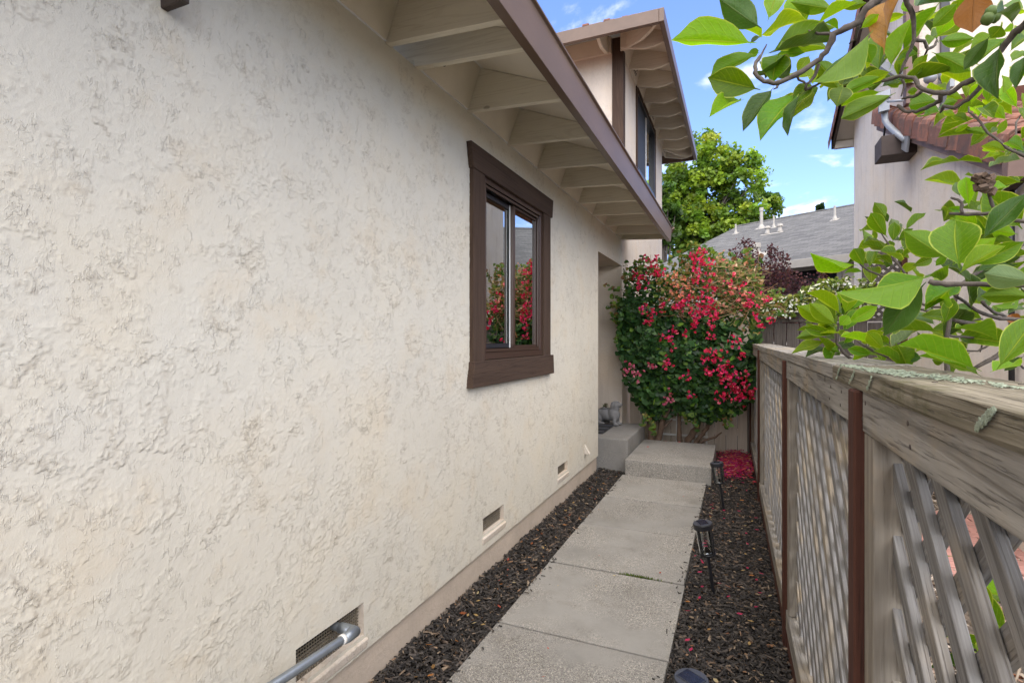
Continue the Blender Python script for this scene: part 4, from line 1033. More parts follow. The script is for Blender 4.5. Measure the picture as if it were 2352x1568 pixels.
for i in range(nt_):
    y = 4.74 + i * .262
    o = link('rake_tile', rake_me, nh); o.location = (NX - .165 - 1.85 + random.uniform(-.004, .004), y - 8, rz_(y) + .02 + random.uniform(-.004, .004)); o.rotation_euler = (ang + random.uniform(-.02, .02), 0, random.uniform(-.02, .02))
bp = [(math.cos(math.pi - q * math.pi / 8) * .085, math.sin(q * math.pi / 8) * .075) for q in range(9)]
k = MB(); shell(k, bp, .34, .014, .016, 0.0); barrel_me = k.mesh('roof_tile', M['tile'])
for c in range(15):
    for r_ in range(12):
        x = NX + .14 + c * .195; y = 4.74 + r_ * .272 * math.cos(ang)
        if y > 7.6: continue
        o = link('roof_tile', barrel_me, nh); o.location = (x - 1.85 + random.uniform(-.006, .006), y - 8, rz_(y) + .035 + random.uniform(-.004, .004)); o.rotation_euler = (ang, 0, random.uniform(-.015, .015))
k = MB(); k.extrude([(NX - .16, ya - .09, rz_(ya) - .16), (NX - .16, ya - .01, rz_(ya) - .16), (NX - .16, ya - .01, rz_(ya) - .03), (NX - .16, ya - .11, rz_(ya) - .03)], (4.5, 0, 0)); n__(k, 'gutter', M['mauve'], bevel=.003)
k = MB(); k.hexa([(NX - .12, ya - .05, 2.60), (NX - .02, ya - .05, 2.60), (NX - .02, ya + .42, 2.52), (NX - .12, ya + .42, 2.52), (NX - .12, ya - .05, 2.62), (NX - .02, ya - .05, 2.62), (NX - .02, ya + .42, 2.54), (NX - .12, ya + .42, 2.54)]); n__(k, 'eave_flashing', M['brownbeam'])
k = MB(); k.tube([(NX - .04, 4.93, 2.66), (NX - .04, 4.93, 1.9), (NX - .04, 4.93, -.05)], .018, 10); n__(k, 'downspout', M['blackplastic'], smooth=True)
# brown beam stub under the rake
k = MB(); k.extrude([(NX - .42, 7.35, rz_(7.35) - .16), (NX - .42, 7.95, rz_(7.35) - .16), (NX - .42, 7.95, rz_(7.35) - .42), (NX - .42, 7.55, rz_(7.35) - .42), (NX - .42, 7.35, rz_(7.35) - .30)], (.44, 0, 0))
k = MB(); k.hexa([(NX - .34, 7.28, 3.60), (NX + .02, 7.28, 3.60), (NX + .02, 7.62, 3.60), (NX - .34, 7.62, 3.60), (NX - .34, 7.28, 3.83), (NX + .02, 7.28, 3.83), (NX + .02, 7.62, 3.83), (NX - .34, 7.62, 3.83)])
n__(k, 'beam_end', M['brownbeam'], bevel=.004)
# upper roof rake
UR = .37; uz = lambda y: 4.98 + (11.27 - y) * UR; UX = 1.56
k = MB()
for x0, x1, zo0, zo1, nm, mm in ((UX, UX + .045, -.02, .16, 'rake_board', 'mauve'),):
    k.hexa([(x0, 7.1, uz(7.1) + zo0), (x1, 7.1, uz(7.1) + zo0), (x1, 11.25, uz(11.25) + zo0), (x0, 11.25, uz(11.25) + zo0), (x0, 7.1, uz(7.1) + zo1), (x1, 7.1, uz(7.1) + zo1), (x1, 11.25, uz(11.25) + zo1), (x0, 11.25, uz(11.25) + zo1)])
n__(k, 'rake_board', M['brownbeam'], bevel=.003)
k = MB(); k.hexa([(UX + .045, 7.1, uz(7.1) + .09), (6, 7.1, uz(7.1) + .09), (6, 11.25, uz(11.25) + .09), (UX + .045, 11.25, uz(11.25) + .09), (UX + .045, 7.1, uz(7.1) + .12), (6, 7.1, uz(7.1) + .12), (6, 11.25, uz(11.25) + .12), (UX + .045, 11.25, uz(11.25) + .12)]); n__(k, 'roof_deck', M['siding'])
k = MB(); k.box(UX + .045, 6, 11.16, 11.25, uz(11.25) - .03, uz(11.25) + .088); n__(k, 'fascia', M['siding'])
ang2 = -math.atan(UR)
for i in range(20):
    y = 11.02 - i * .21
    o = link('rake_tile', rake_me, nh); o.location = (UX - .05 - 1.85, y + .26 - 8, uz(y + .26) + .05); o.rotation_euler = (ang2 + math.pi * 0, 0, 0); o.rotation_euler = (-ang2, 0, math.pi); o.location.x = UX + .14 - 1.85
    o.scale = (-1, 1, 1); o.location.x = UX - .045 - 1.85

# satellite dish mount on the rake
sm = empty('satellite_mount', (1.60, 7.15, 3.72)); tag(sm, 'grey satellite dish arm with its bracket bolted to the tiled roof edge', 'satellite dish')
def s__(mb, name, m, **kw):
    o = mb.build(name, m, sm, **kw); o.matrix_parent_inverse = Matrix.Translation((-1.60, -7.15, -3.72)); return o
k = MB(); k.tube([(1.70, 7.12, 3.70), (1.66, 7.32, 3.86), (1.63, 7.52, 4.02), (1.61, 7.58, 4.10), (1.60, 7.585, 4.30)], .034, 12); s__(k, 'mast', M['dish'], smooth=True)
k = MB(); k.obox((1.70, 7.10, 3.68), (.012, 0, 0), (0, .10, .05), (0, -.05, .09)); s__(k, 'foot_plate', M['dish'], bevel=.004)
k = MB(); k.obox((1.59, 7.55, 4.30), (.05, -.02, 0), (.01, .06, .01), (0, 0, .10)); k.obox((1.55, 7.50, 4.36), (.09, -.03, .02), (.01, .03, 0), (0, 0, .05)); k.tube([(1.52, 7.46, 4.30), (1.66, 7.60, 4.42)], .018, 8); s__(k, 'bracket', M['dish'], bevel=.004)
k = MB()
cD = Vector((1.66, 7.66, 4.66)); nD = Vector((.55, -.55, .63)).normalized(); aD = nD.orthogonal().normalized(); bD = nD.cross(aD)
rings = []
for i in range(6):
    r_ = .30 * i / 5; rings.append([cD + (aD * math.cos(q * .2618) * .8 + bD * math.sin(q * .2618)) * r_ + nD * (r_ * r_ * .9) for q in range(24)])
for i in range(5):
    for q in range(24):
        q2 = (q + 1) % 24; k.face([rings[i][q], rings[i][q2], rings[i + 1][q2], rings[i + 1][q]] if i else [rings[0][0], rings[1][q2], rings[1][q]][::-1])
        
s__(k, 'dish', M['dish'], smooth=True)
k = MB(); k.tube([(1.60, 7.40, 4.26), (1.66, 7.05, 4.12)], .014, 8); s__(k, 'feed_arm', M['dish'], smooth=True)
k = MB(); k.tube([(1.62, 7.52, 4.25), (1.66, 7.9, 3.98), (1.70, 8.3, 3.92), (1.78, 8.7, 4.02), (1.83, 8.95, 4.28)], .012, 8)
tag(k.build('black_cable', M['blackplastic'], smooth=True), 'black cable looping from the satellite arm to the pale wall', 'cable')
fl = empty('floodlight', (2.10, 7.68, 4.5)); tag(fl, 'grey twin head floodlight on the upper wall above the tiled roof', 'light')
for dx_ in (-.06, .08):
    k = MB(); k.tube([(dx_ + .05, -.02, .06), (dx_ + .02, -.12, .02), (dx_ - .02, -.20, -.01)], [.03, .05, .065], 12); k.build('lamp_head', M['dish'], fl, smooth=True)
k = MB(); k.box(.05, .20, -.03, .02, -.08, .14); k.build('mounting_box', M['dish'], fl, bevel=.005)

# pink brick patio behind the lattice
pat = empty('brick_patio', (1.3, 4.2, -.03)); tag(pat, kind='structure')
k = MB(); k.box(-.098, .098, -.048, .048, -.02, .02); bm_ = k.mesh('brick', M['brick'], bevel=.004)
for i in range(5):
    for j in range(14):
        o = link('brick', bm_, pat); o.location = (-.25 + i * .204 + (.1 if j % 2 else 0), .10 + j * .104, random.uniform(-.003, .003)); o.rotation_euler = (0, 0, random.uniform(-.02, .02))

# ================================================================== FAR HOUSE
fu, fn_ = Vector((.859, -.512, 0)), Vector((.512, .859, 0)); FE = Vector((2.305, 13.55, 3.30))
fh = empty('far_house', FE); tag(fh, 'house with a grey shingle roof and vent pipes beyond the fences', 'house')
fh.rotation_euler = (0, 0, math.atan2(fu.y, fu.x)); FP = .4
def fpart2(mb, name, m, parent=fh, **kw): return mb.build(name, m, parent, **kw)
# local: x along the eave, y into the house, z up from the eave
k = MB(); k.hexa([(-6.35, 0, 0), (7, 0, 0), (7, 6.05, 6.05 * FP), (-6.25, 6.05, 6.05 * FP), (-6.35, 0, .05), (7, 0, .05), (7, 6.05, 6.05 * FP + .05), (-6.25, 6.05, 6.05 * FP + .05)])
k.hexa([(-6.25, 6.05, 6.05 * FP), (7, 6.05, 6.05 * FP), (7, 12.1, 0), (-6.35, 12.1, 0), (-6.25, 6.05, 6.05 * FP + .05), (7, 6.05, 6.05 * FP + .05), (7, 12.1, .05), (-6.35, 12.1, .05)])
# shingle texture lies in the roof plane, so the sloping sheets are built flat and tilted
k = MB(); Ls = math.hypot(6.05, 6.05 * FP); k.box(-6.35, 7, 0, Ls, 0, .05)
ro = fpart2(k, 'roof', M['shingle']); ro.rotation_euler = (math.atan(FP), 0, 0)
k = MB(); k.box(-6.35, 7, -Ls, 0, 0, .05)
ro2 = fpart2(k, 'roof', M['shingle']); ro2.location = (0, 12.1, 0); ro2.rotation_euler = (-math.atan(FP), 0, 0)
k = MB(); k.tube([(-6.35, 6.05, 6.05 * FP + .05), (7, 6.05, 6.05 * FP + .05)], .05, 6); fpart2(k, 'ridge_cap', M['shingle'])
k = MB(); k.box(-6.35, 7, -.06, .0, -.14, .05); fpart2(k, 'fascia', M['pvc'], bevel=.004)
k = MB(); k.box(-6.0, -3.45, .42, .55, -3.4, .10); k.box(-3.45, -.46, .42, .55, -.16, .10); k.box(-.46, -.12, .42, .55, -3.4, .10); k.box(-3.45, -.46, .42, .55, -3.4, -1.9)
k.box(-.12, 6.5, .42, .55, -3.4, .10); k.box(-6.0, -5.87, .55, 11.6, -3.4, .10)
k.extrude([(-6.0, .42, .0), (-6.0, 11.7, .0), (-6.0, 6.05, 6.05 * FP - .05)], (.1, 0, 0))
fpart2(k, 'wall', M['siding'])
k = MB()
for xx in [-3.4 + i * .2 for i in range(11)]: k.box(xx, xx + .02, .405, .42, -.16, .09)
fpart2(k, 'batten', M['siding'], kind='stuff')
k = MB()
k.box(-.50, -.40, .38, .45, -1.72, -.12); k.box(-3.45, -.40, .38, .45, -.17, -.09)
fpart2(k, 'window_trim', M['pvc'])
k = MB(); k.box(-3.4, -.48, .60, .62, -3.3, -.14); fpart2(k, 'opening', M['black'])
k = MB(); k.box(-3.4, -.95, .56, .58, -3.3, -.30); fpart2(k, 'shade', plain('dark_shade', (.02, .015, .012), .8))
def rp(x, s): return (x, s, s * FP + .05)
def vent_pipe(x, s, h, r, cone=.10, cap=False):
    b = rp(x, s); k = MB(); k.tube([(b[0], b[1], b[2] - .05), (b[0], b[1], b[2] + .02), (b[0], b[1], b[2] + .12), (b[0], b[1], b[2] + h)], [r * 2.4, r * 2.1, r * 1.05, r], 10)
    k.obox((b[0], b[1], b[2] + .006), (r * 3.2, 0, 0), (0, r * 3, r * 3 * FP), (0, 0, .006))
    if cap: k.tube([(b[0], b[1], b[2] + h), (b[0], b[1], b[2] + h + .12)], [r * 1.35, r * 1.35], 10)
    fpart2(k, 'vent_pipe', M['pvc'])
vent_pipe(-4.77, 4.89, .58, .052, cap=True); vent_pipe(-4.18, 4.59, .40, .028); vent_pipe(-5.58, 4.65, .34, .03); vent_pipe(-2.11, 4.14, .42, .034); vent_pipe(-2.75, .95, .22, .09, cap=True)
for x in (-3.93, -3.53):
    k = MB(); b = rp(x, 3.72); k.tube([b, (b[0], b[1], b[2] + .16), (b[0], b[1], b[2] + .17), (b[0], b[1], b[2] + .24)], [.08, .055, .10, .08], 10); fpart2(k, 'vent_cap', M['pvc'])
k = MB(); b = rp(-3.73, 3.6); k.obox(b, (.36, 0, 0), (0, .05, .05 * FP), (0, 0, .012)); fpart2(k, 'flashing', M['pvc'])

LEAVES="""
0.034,1.212,2.114,-0.120,1.160,2.127,0.070,31,1
0.045,1.272,2.175,-0.035,1.263,2.251,0.065,0,2
0.060,1.333,2.221,0.080,1.373,2.300,0.047,0,1
0.035,1.234,2.136,0.128,1.323,2.200,0.062,-57,1
0.151,1.426,2.245,0.121,1.439,2.327,0.064,0,1
0.201,1.393,2.247,0.118,1.403,2.289,0.041,0,0
0.148,1.283,2.163,0.215,1.261,2.178,0.031,-49,1
0.061,1.333,2.147,0.191,1.385,2.200,0.064,-35,0
0.058,1.223,2.093,0.183,1.325,2.140,0.072,-66,2
0.041,1.270,2.122,-0.054,1.245,2.073,0.047,37,0
0.041,1.215,2.017,-0.055,1.218,2.061,0.064,0,0
0.009,1.256,2.019,-0.053,1.187,1.967,0.045,-50,1
0.064,1.171,2.000,0.011,1.145,1.916,0.044,-36,2
0.084,1.343,2.149,0.069,1.309,2.072,0.066,0,0
0.160,1.484,2.197,0.134,1.478,2.159,0.033,0,1
0.109,1.158,1.976,0.089,1.157,1.899,0.034,55,2
0.120,1.271,2.020,0.045,1.186,1.907,0.069,-36,0
0.152,1.318,2.044,0.091,1.260,1.960,0.051,25,1
0.218,1.401,2.074,0.201,1.369,2.019,0.052,0,0
0.224,1.512,2.157,0.265,1.575,2.142,0.034,0,3
0.192,1.498,2.278,0.227,1.542,2.276,0.024,42,0
0.244,1.520,2.346,0.224,1.475,2.293,0.031,25,1
0.043,1.325,2.155,0.017,1.346,2.159,0.021,0,0
0.076,1.394,2.170,0.134,1.379,2.155,0.027,19,0
0.022,1.316,2.167,0.043,1.338,2.190,0.016,-41,2
0.142,1.390,2.079,0.152,1.353,2.038,0.024,-40,0
0.044,1.380,2.153,0.054,1.330,2.092,0.034,-52,0
0.011,1.366,2.231,0.048,1.422,2.233,0.029,58,1
0.217,1.454,2.280,0.267,1.444,2.274,0.023,0,0
0.253,1.415,2.202,0.283,1.398,2.217,0.026,0,1
0.368,1.520,2.269,0.302,1.544,2.266,0.030,38,1
0.291,1.377,2.116,0.335,1.437,2.267,0.067,55,4
0.341,1.562,2.161,0.383,1.557,2.268,0.049,32,1
0.329,1.611,2.175,0.349,1.670,2.307,0.063,-38,0
0.301,1.600,2.182,0.271,1.591,2.216,0.025,0,3
0.280,1.536,2.227,0.302,1.565,2.190,0.044,0,0
0.257,1.309,2.142,0.146,1.228,2.026,0.077,48,0
0.303,1.437,2.098,0.227,1.452,2.078,0.034,-15,0
0.314,1.387,2.034,0.215,1.366,1.990,0.047,13,0
0.314,1.496,2.085,0.237,1.514,2.072,0.034,41,1
0.316,1.552,2.126,0.253,1.567,2.113,0.029,38,0
0.282,1.591,2.175,0.241,1.552,2.140,0.029,19,3
0.355,1.514,2.297,0.364,1.503,2.265,0.017,0,1
0.453,1.501,2.265,0.367,1.428,2.234,0.050,50,2
0.417,1.541,2.231,0.458,1.520,2.266,0.040,0,0
0.446,1.607,2.238,0.472,1.571,2.286,0.045,0,1
0.433,1.547,2.203,0.500,1.555,2.199,0.035,0,0
0.432,1.329,2.200,0.431,1.340,2.120,0.066,0,4
0.419,1.541,2.177,0.478,1.513,2.110,0.044,0,0
0.382,1.526,2.121,0.456,1.577,2.158,0.042,52,0
0.411,1.593,2.201,0.358,1.552,2.175,0.031,50,0
0.391,1.584,2.157,0.419,1.575,2.186,0.026,0,1
0.460,1.341,2.102,0.427,1.362,2.054,0.032,0,2
0.516,1.420,2.130,0.450,1.389,2.068,0.041,-39,0
0.456,1.285,2.058,0.444,1.260,1.951,0.047,29,2
0.500,1.304,2.039,0.482,1.294,1.976,0.029,-27,2
0.458,1.286,2.093,0.448,1.304,2.081,0.034,0,0
0.453,1.229,2.064,0.409,1.162,2.056,0.035,-62,2
0.434,1.221,2.097,0.482,1.294,2.146,0.043,57,0
0.486,1.352,2.144,0.497,1.305,2.120,0.023,-47,1
0.518,1.421,2.095,0.561,1.466,2.139,0.033,24,0
0.568,1.551,2.127,0.615,1.609,2.166,0.036,51,1
0.653,2.023,2.254,0.530,1.918,2.284,0.071,47,1
0.631,2.014,2.222,0.652,2.054,2.301,0.041,0,1
0.628,2.013,2.225,0.579,1.977,2.232,0.030,0,1
0.522,1.858,2.177,0.451,1.836,2.165,0.064,0,0
0.546,1.923,2.165,0.487,1.844,2.134,0.045,45,0
0.646,2.020,2.206,0.652,1.973,2.251,0.035,0,1
0.715,2.104,2.236,0.708,2.067,2.277,0.033,0,0
0.646,2.020,2.200,0.685,2.086,2.192,0.033,34,1
0.641,2.018,2.154,0.590,1.963,2.160,0.032,-24,0
0.643,2.019,2.151,0.613,2.034,2.137,0.019,0,1
0.734,2.167,2.158,0.693,2.196,2.189,0.026,13,0
0.802,2.142,2.216,0.779,2.180,2.304,0.042,0,1
0.769,2.128,2.181,0.723,2.091,2.218,0.036,0,1
0.763,2.179,2.152,0.783,2.172,2.195,0.026,0,1
0.744,2.171,2.158,0.761,2.181,2.179,0.020,0,3
0.815,2.147,2.208,0.826,2.182,2.274,0.032,38,1
0.614,1.680,2.166,0.599,1.631,2.120,0.029,53,1
0.645,1.693,2.175,0.662,1.728,2.156,0.020,0,1
0.717,2.105,2.222,0.756,2.155,2.244,0.029,53,0
0.428,1.600,2.219,0.456,1.651,2.259,0.031,-43,1
0.347,1.620,2.214,0.348,1.569,2.212,0.022,21,0
0.381,1.634,2.152,0.359,1.673,2.169,0.021,0,0
0.373,1.630,2.178,0.370,1.585,2.170,0.027,0,0
0.548,1.924,2.184,0.581,1.921,2.189,0.029,0,0
0.569,1.987,2.184,0.605,2.015,2.180,0.020,-15,1
0.611,2.005,2.216,0.596,2.044,2.246,0.022,6,0
0.437,1.822,2.197,0.460,1.814,2.197,0.020,0,0
0.526,1.424,2.143,0.525,1.470,2.162,0.021,-26,1
0.703,1.936,2.029,0.639,1.913,2.045,0.030,26,1
0.687,1.929,2.022,0.629,1.884,2.001,0.033,-67,1
0.695,1.824,1.974,0.608,1.766,1.949,0.046,68,3
0.697,1.825,1.994,0.641,1.765,2.006,0.035,18,0
0.779,2.077,2.200,0.772,2.029,2.148,0.031,-42,0
0.440,2.041,1.823,0.385,1.978,1.889,0.051,0,0
0.449,2.099,1.898,0.419,2.106,1.951,0.043,0,0
0.410,2.245,1.824,0.418,2.303,1.896,0.040,-50,0
0.360,2.060,1.741,0.223,1.965,1.774,0.073,56,1
0.394,2.130,1.742,0.353,2.063,1.793,0.049,0,0
0.408,2.136,1.737,0.438,2.201,1.800,0.041,-23,0
0.392,2.129,1.726,0.335,2.108,1.722,0.026,48,0
0.440,2.041,1.782,0.366,1.999,1.798,0.037,39,0
0.461,2.104,1.792,0.389,2.044,1.829,0.043,34,3
0.455,2.047,1.808,0.462,2.060,1.872,0.035,0,0
0.477,2.111,1.822,0.501,2.157,1.884,0.035,-37,3
0.475,2.001,1.835,0.532,2.021,1.886,0.034,-40,0
0.470,2.054,1.808,0.510,2.062,1.848,0.024,-21,0
0.472,2.054,1.747,0.466,2.003,1.776,0.026,18,0
0.459,2.049,1.732,0.428,2.080,1.770,0.025,23,0
0.487,2.061,1.759,0.498,2.015,1.780,0.022,35,0
0.448,2.044,1.784,0.446,2.042,1.812,0.029,0,0
0.494,2.173,1.870,0.487,2.206,1.912,0.035,0,3
0.335,1.233,1.618,0.174,1.124,1.586,0.085,71,0
0.342,1.258,1.620,0.245,1.241,1.573,0.047,48,0
0.319,1.204,1.604,0.264,1.230,1.511,0.057,0,2
0.294,2.032,1.538,0.186,2.000,1.602,0.057,0,1
0.281,1.917,1.540,0.211,1.919,1.607,0.052,0,1
0.322,2.099,1.578,0.213,2.009,1.645,0.067,-47,1
0.335,2.159,1.580,0.285,2.130,1.656,0.042,0,3
0.330,2.102,1.578,0.351,2.073,1.666,0.050,0,1
0.348,2.164,1.585,0.413,2.230,1.668,0.059,0,0
0.316,1.987,1.545,0.399,2.001,1.597,0.047,0,1
0.288,1.921,1.536,0.313,1.926,1.567,0.038,0,1
0.290,2.085,1.517,0.191,2.097,1.500,0.043,15,0
0.276,2.024,1.491,0.171,2.017,1.450,0.049,45,1
0.285,1.974,1.512,0.204,1.991,1.534,0.038,0,0
0.322,2.099,1.517,0.393,2.124,1.591,0.045,39,0
0.321,2.044,1.521,0.383,2.069,1.572,0.036,45,0
0.302,2.090,1.495,0.278,2.104,1.513,0.026,0,3
0.309,2.039,1.453,0.282,2.024,1.462,0.021,0,0
0.317,2.042,1.479,0.356,2.036,1.517,0.025,0,0
0.382,1.798,1.462,0.336,1.768,1.511,0.042,0,1
0.374,1.849,1.477,0.274,1.767,1.502,0.056,-72,1
0.400,1.697,1.435,0.329,1.652,1.463,0.038,60,0
0.363,1.844,1.451,0.307,1.873,1.465,0.032,0,0
0.363,1.680,1.469,0.458,1.772,1.521,0.061,61,3
0.441,1.551,1.515,0.310,1.508,1.517,0.059,68,0
0.421,1.924,1.480,0.379,1.905,1.508,0.035,0,0
0.438,1.822,1.460,0.384,1.781,1.485,0.031,62,3
0.464,1.942,1.449,0.418,1.877,1.462,0.035,-48,0
0.501,2.067,1.545,0.442,2.016,1.528,0.045,0,0
0.365,1.191,1.625,0.370,1.225,1.712,0.080,0,0
0.382,1.308,1.657,0.318,1.320,1.716,0.056,0,0
0.381,1.253,1.620,0.452,1.268,1.668,0.038,34,1
0.520,1.639,1.822,0.525,1.673,1.900,0.038,0,1
0.557,1.710,1.840,0.575,1.747,1.903,0.033,48,1
0.520,1.694,1.861,0.518,1.714,1.902,0.025,0,3
0.522,1.586,1.763,0.481,1.586,1.794,0.041,0,1
0.488,1.625,1.780,0.486,1.653,1.795,0.019,0,1
0.502,1.632,1.814,0.470,1.603,1.816,0.020,0,0
0.592,1.561,1.747,0.524,1.555,1.834,0.075,0,0
0.462,1.396,1.701,0.535,1.404,1.787,0.049,-18,2
0.608,1.623,1.745,0.552,1.597,1.757,0.038,0,1
0.609,1.623,1.725,0.533,1.620,1.725,0.033,52,0
0.563,1.658,1.858,0.612,1.700,1.877,0.029,39,1
0.596,1.563,1.707,0.537,1.515,1.697,0.033,-61,2
0.620,1.628,1.693,0.569,1.655,1.688,0.028,0,2
0.573,1.553,1.667,0.507,1.541,1.653,0.029,53,2
0.470,1.182,1.596,0.394,1.158,1.610,0.046,0,3
0.418,1.378,1.609,0.344,1.293,1.558,0.053,-20,0
0.410,1.429,1.528,0.428,1.442,1.584,0.032,0,0
0.623,1.901,1.598,0.635,1.880,1.652,0.043,0,3
0.612,1.788,1.585,0.686,1.838,1.603,0.039,-69,0
0.600,1.783,1.547,0.527,1.747,1.561,0.035,-54,0
0.657,1.862,1.570,0.724,1.925,1.586,0.040,58,0
0.650,1.804,1.561,0.702,1.843,1.579,0.029,40,3
0.405,1.372,1.520,0.502,1.446,1.497,0.053,-61,0
0.380,1.143,1.443,0.255,1.073,1.485,0.064,-50,0
0.381,1.090,1.448,0.443,1.132,1.529,0.047,-10,0
0.447,1.390,1.431,0.357,1.377,1.459,0.041,68,0
0.437,1.277,1.435,0.502,1.341,1.444,0.039,-73,1
0.615,2.225,1.552,0.535,2.174,1.560,0.041,-32,3
0.615,2.225,1.543,0.578,2.246,1.589,0.029,0,3
0.773,2.075,1.531,0.778,2.117,1.571,0.037,0,4
0.800,2.196,1.516,0.779,2.207,1.500,0.025,0,4
0.639,2.017,1.496,0.655,2.076,1.468,0.029,34,0
0.444,1.607,1.717,0.415,1.644,1.711,0.035,0,0
0.441,1.606,1.698,0.396,1.588,1.679,0.025,0,0
0.574,2.098,1.599,0.563,2.097,1.574,0.025,0,3
0.569,1.878,1.598,0.596,1.853,1.571,0.029,0,3
0.669,1.921,1.554,0.688,1.966,1.589,0.026,0,0
0.625,1.793,1.622,0.670,1.860,1.622,0.035,-53,2
0.663,1.919,1.634,0.672,1.920,1.623,0.018,0,4
0.447,1.717,1.446,0.416,1.724,1.452,0.031,0,2
0.465,1.616,1.440,0.446,1.631,1.445,0.022,0,0
0.546,1.433,1.463,0.521,1.447,1.432,0.019,0,2
0.558,1.982,1.550,0.550,1.943,1.579,0.023,0,0
0.643,2.019,1.562,0.618,2.039,1.602,0.031,0,3
0.584,1.722,1.872,0.583,1.730,1.838,0.020,0,0
0.416,1.431,1.681,0.401,1.443,1.661,0.017,0,0
0.440,1.496,1.686,0.447,1.491,1.664,0.017,0,2
0.587,1.777,1.839,0.611,1.801,1.862,0.024,0,3
"""
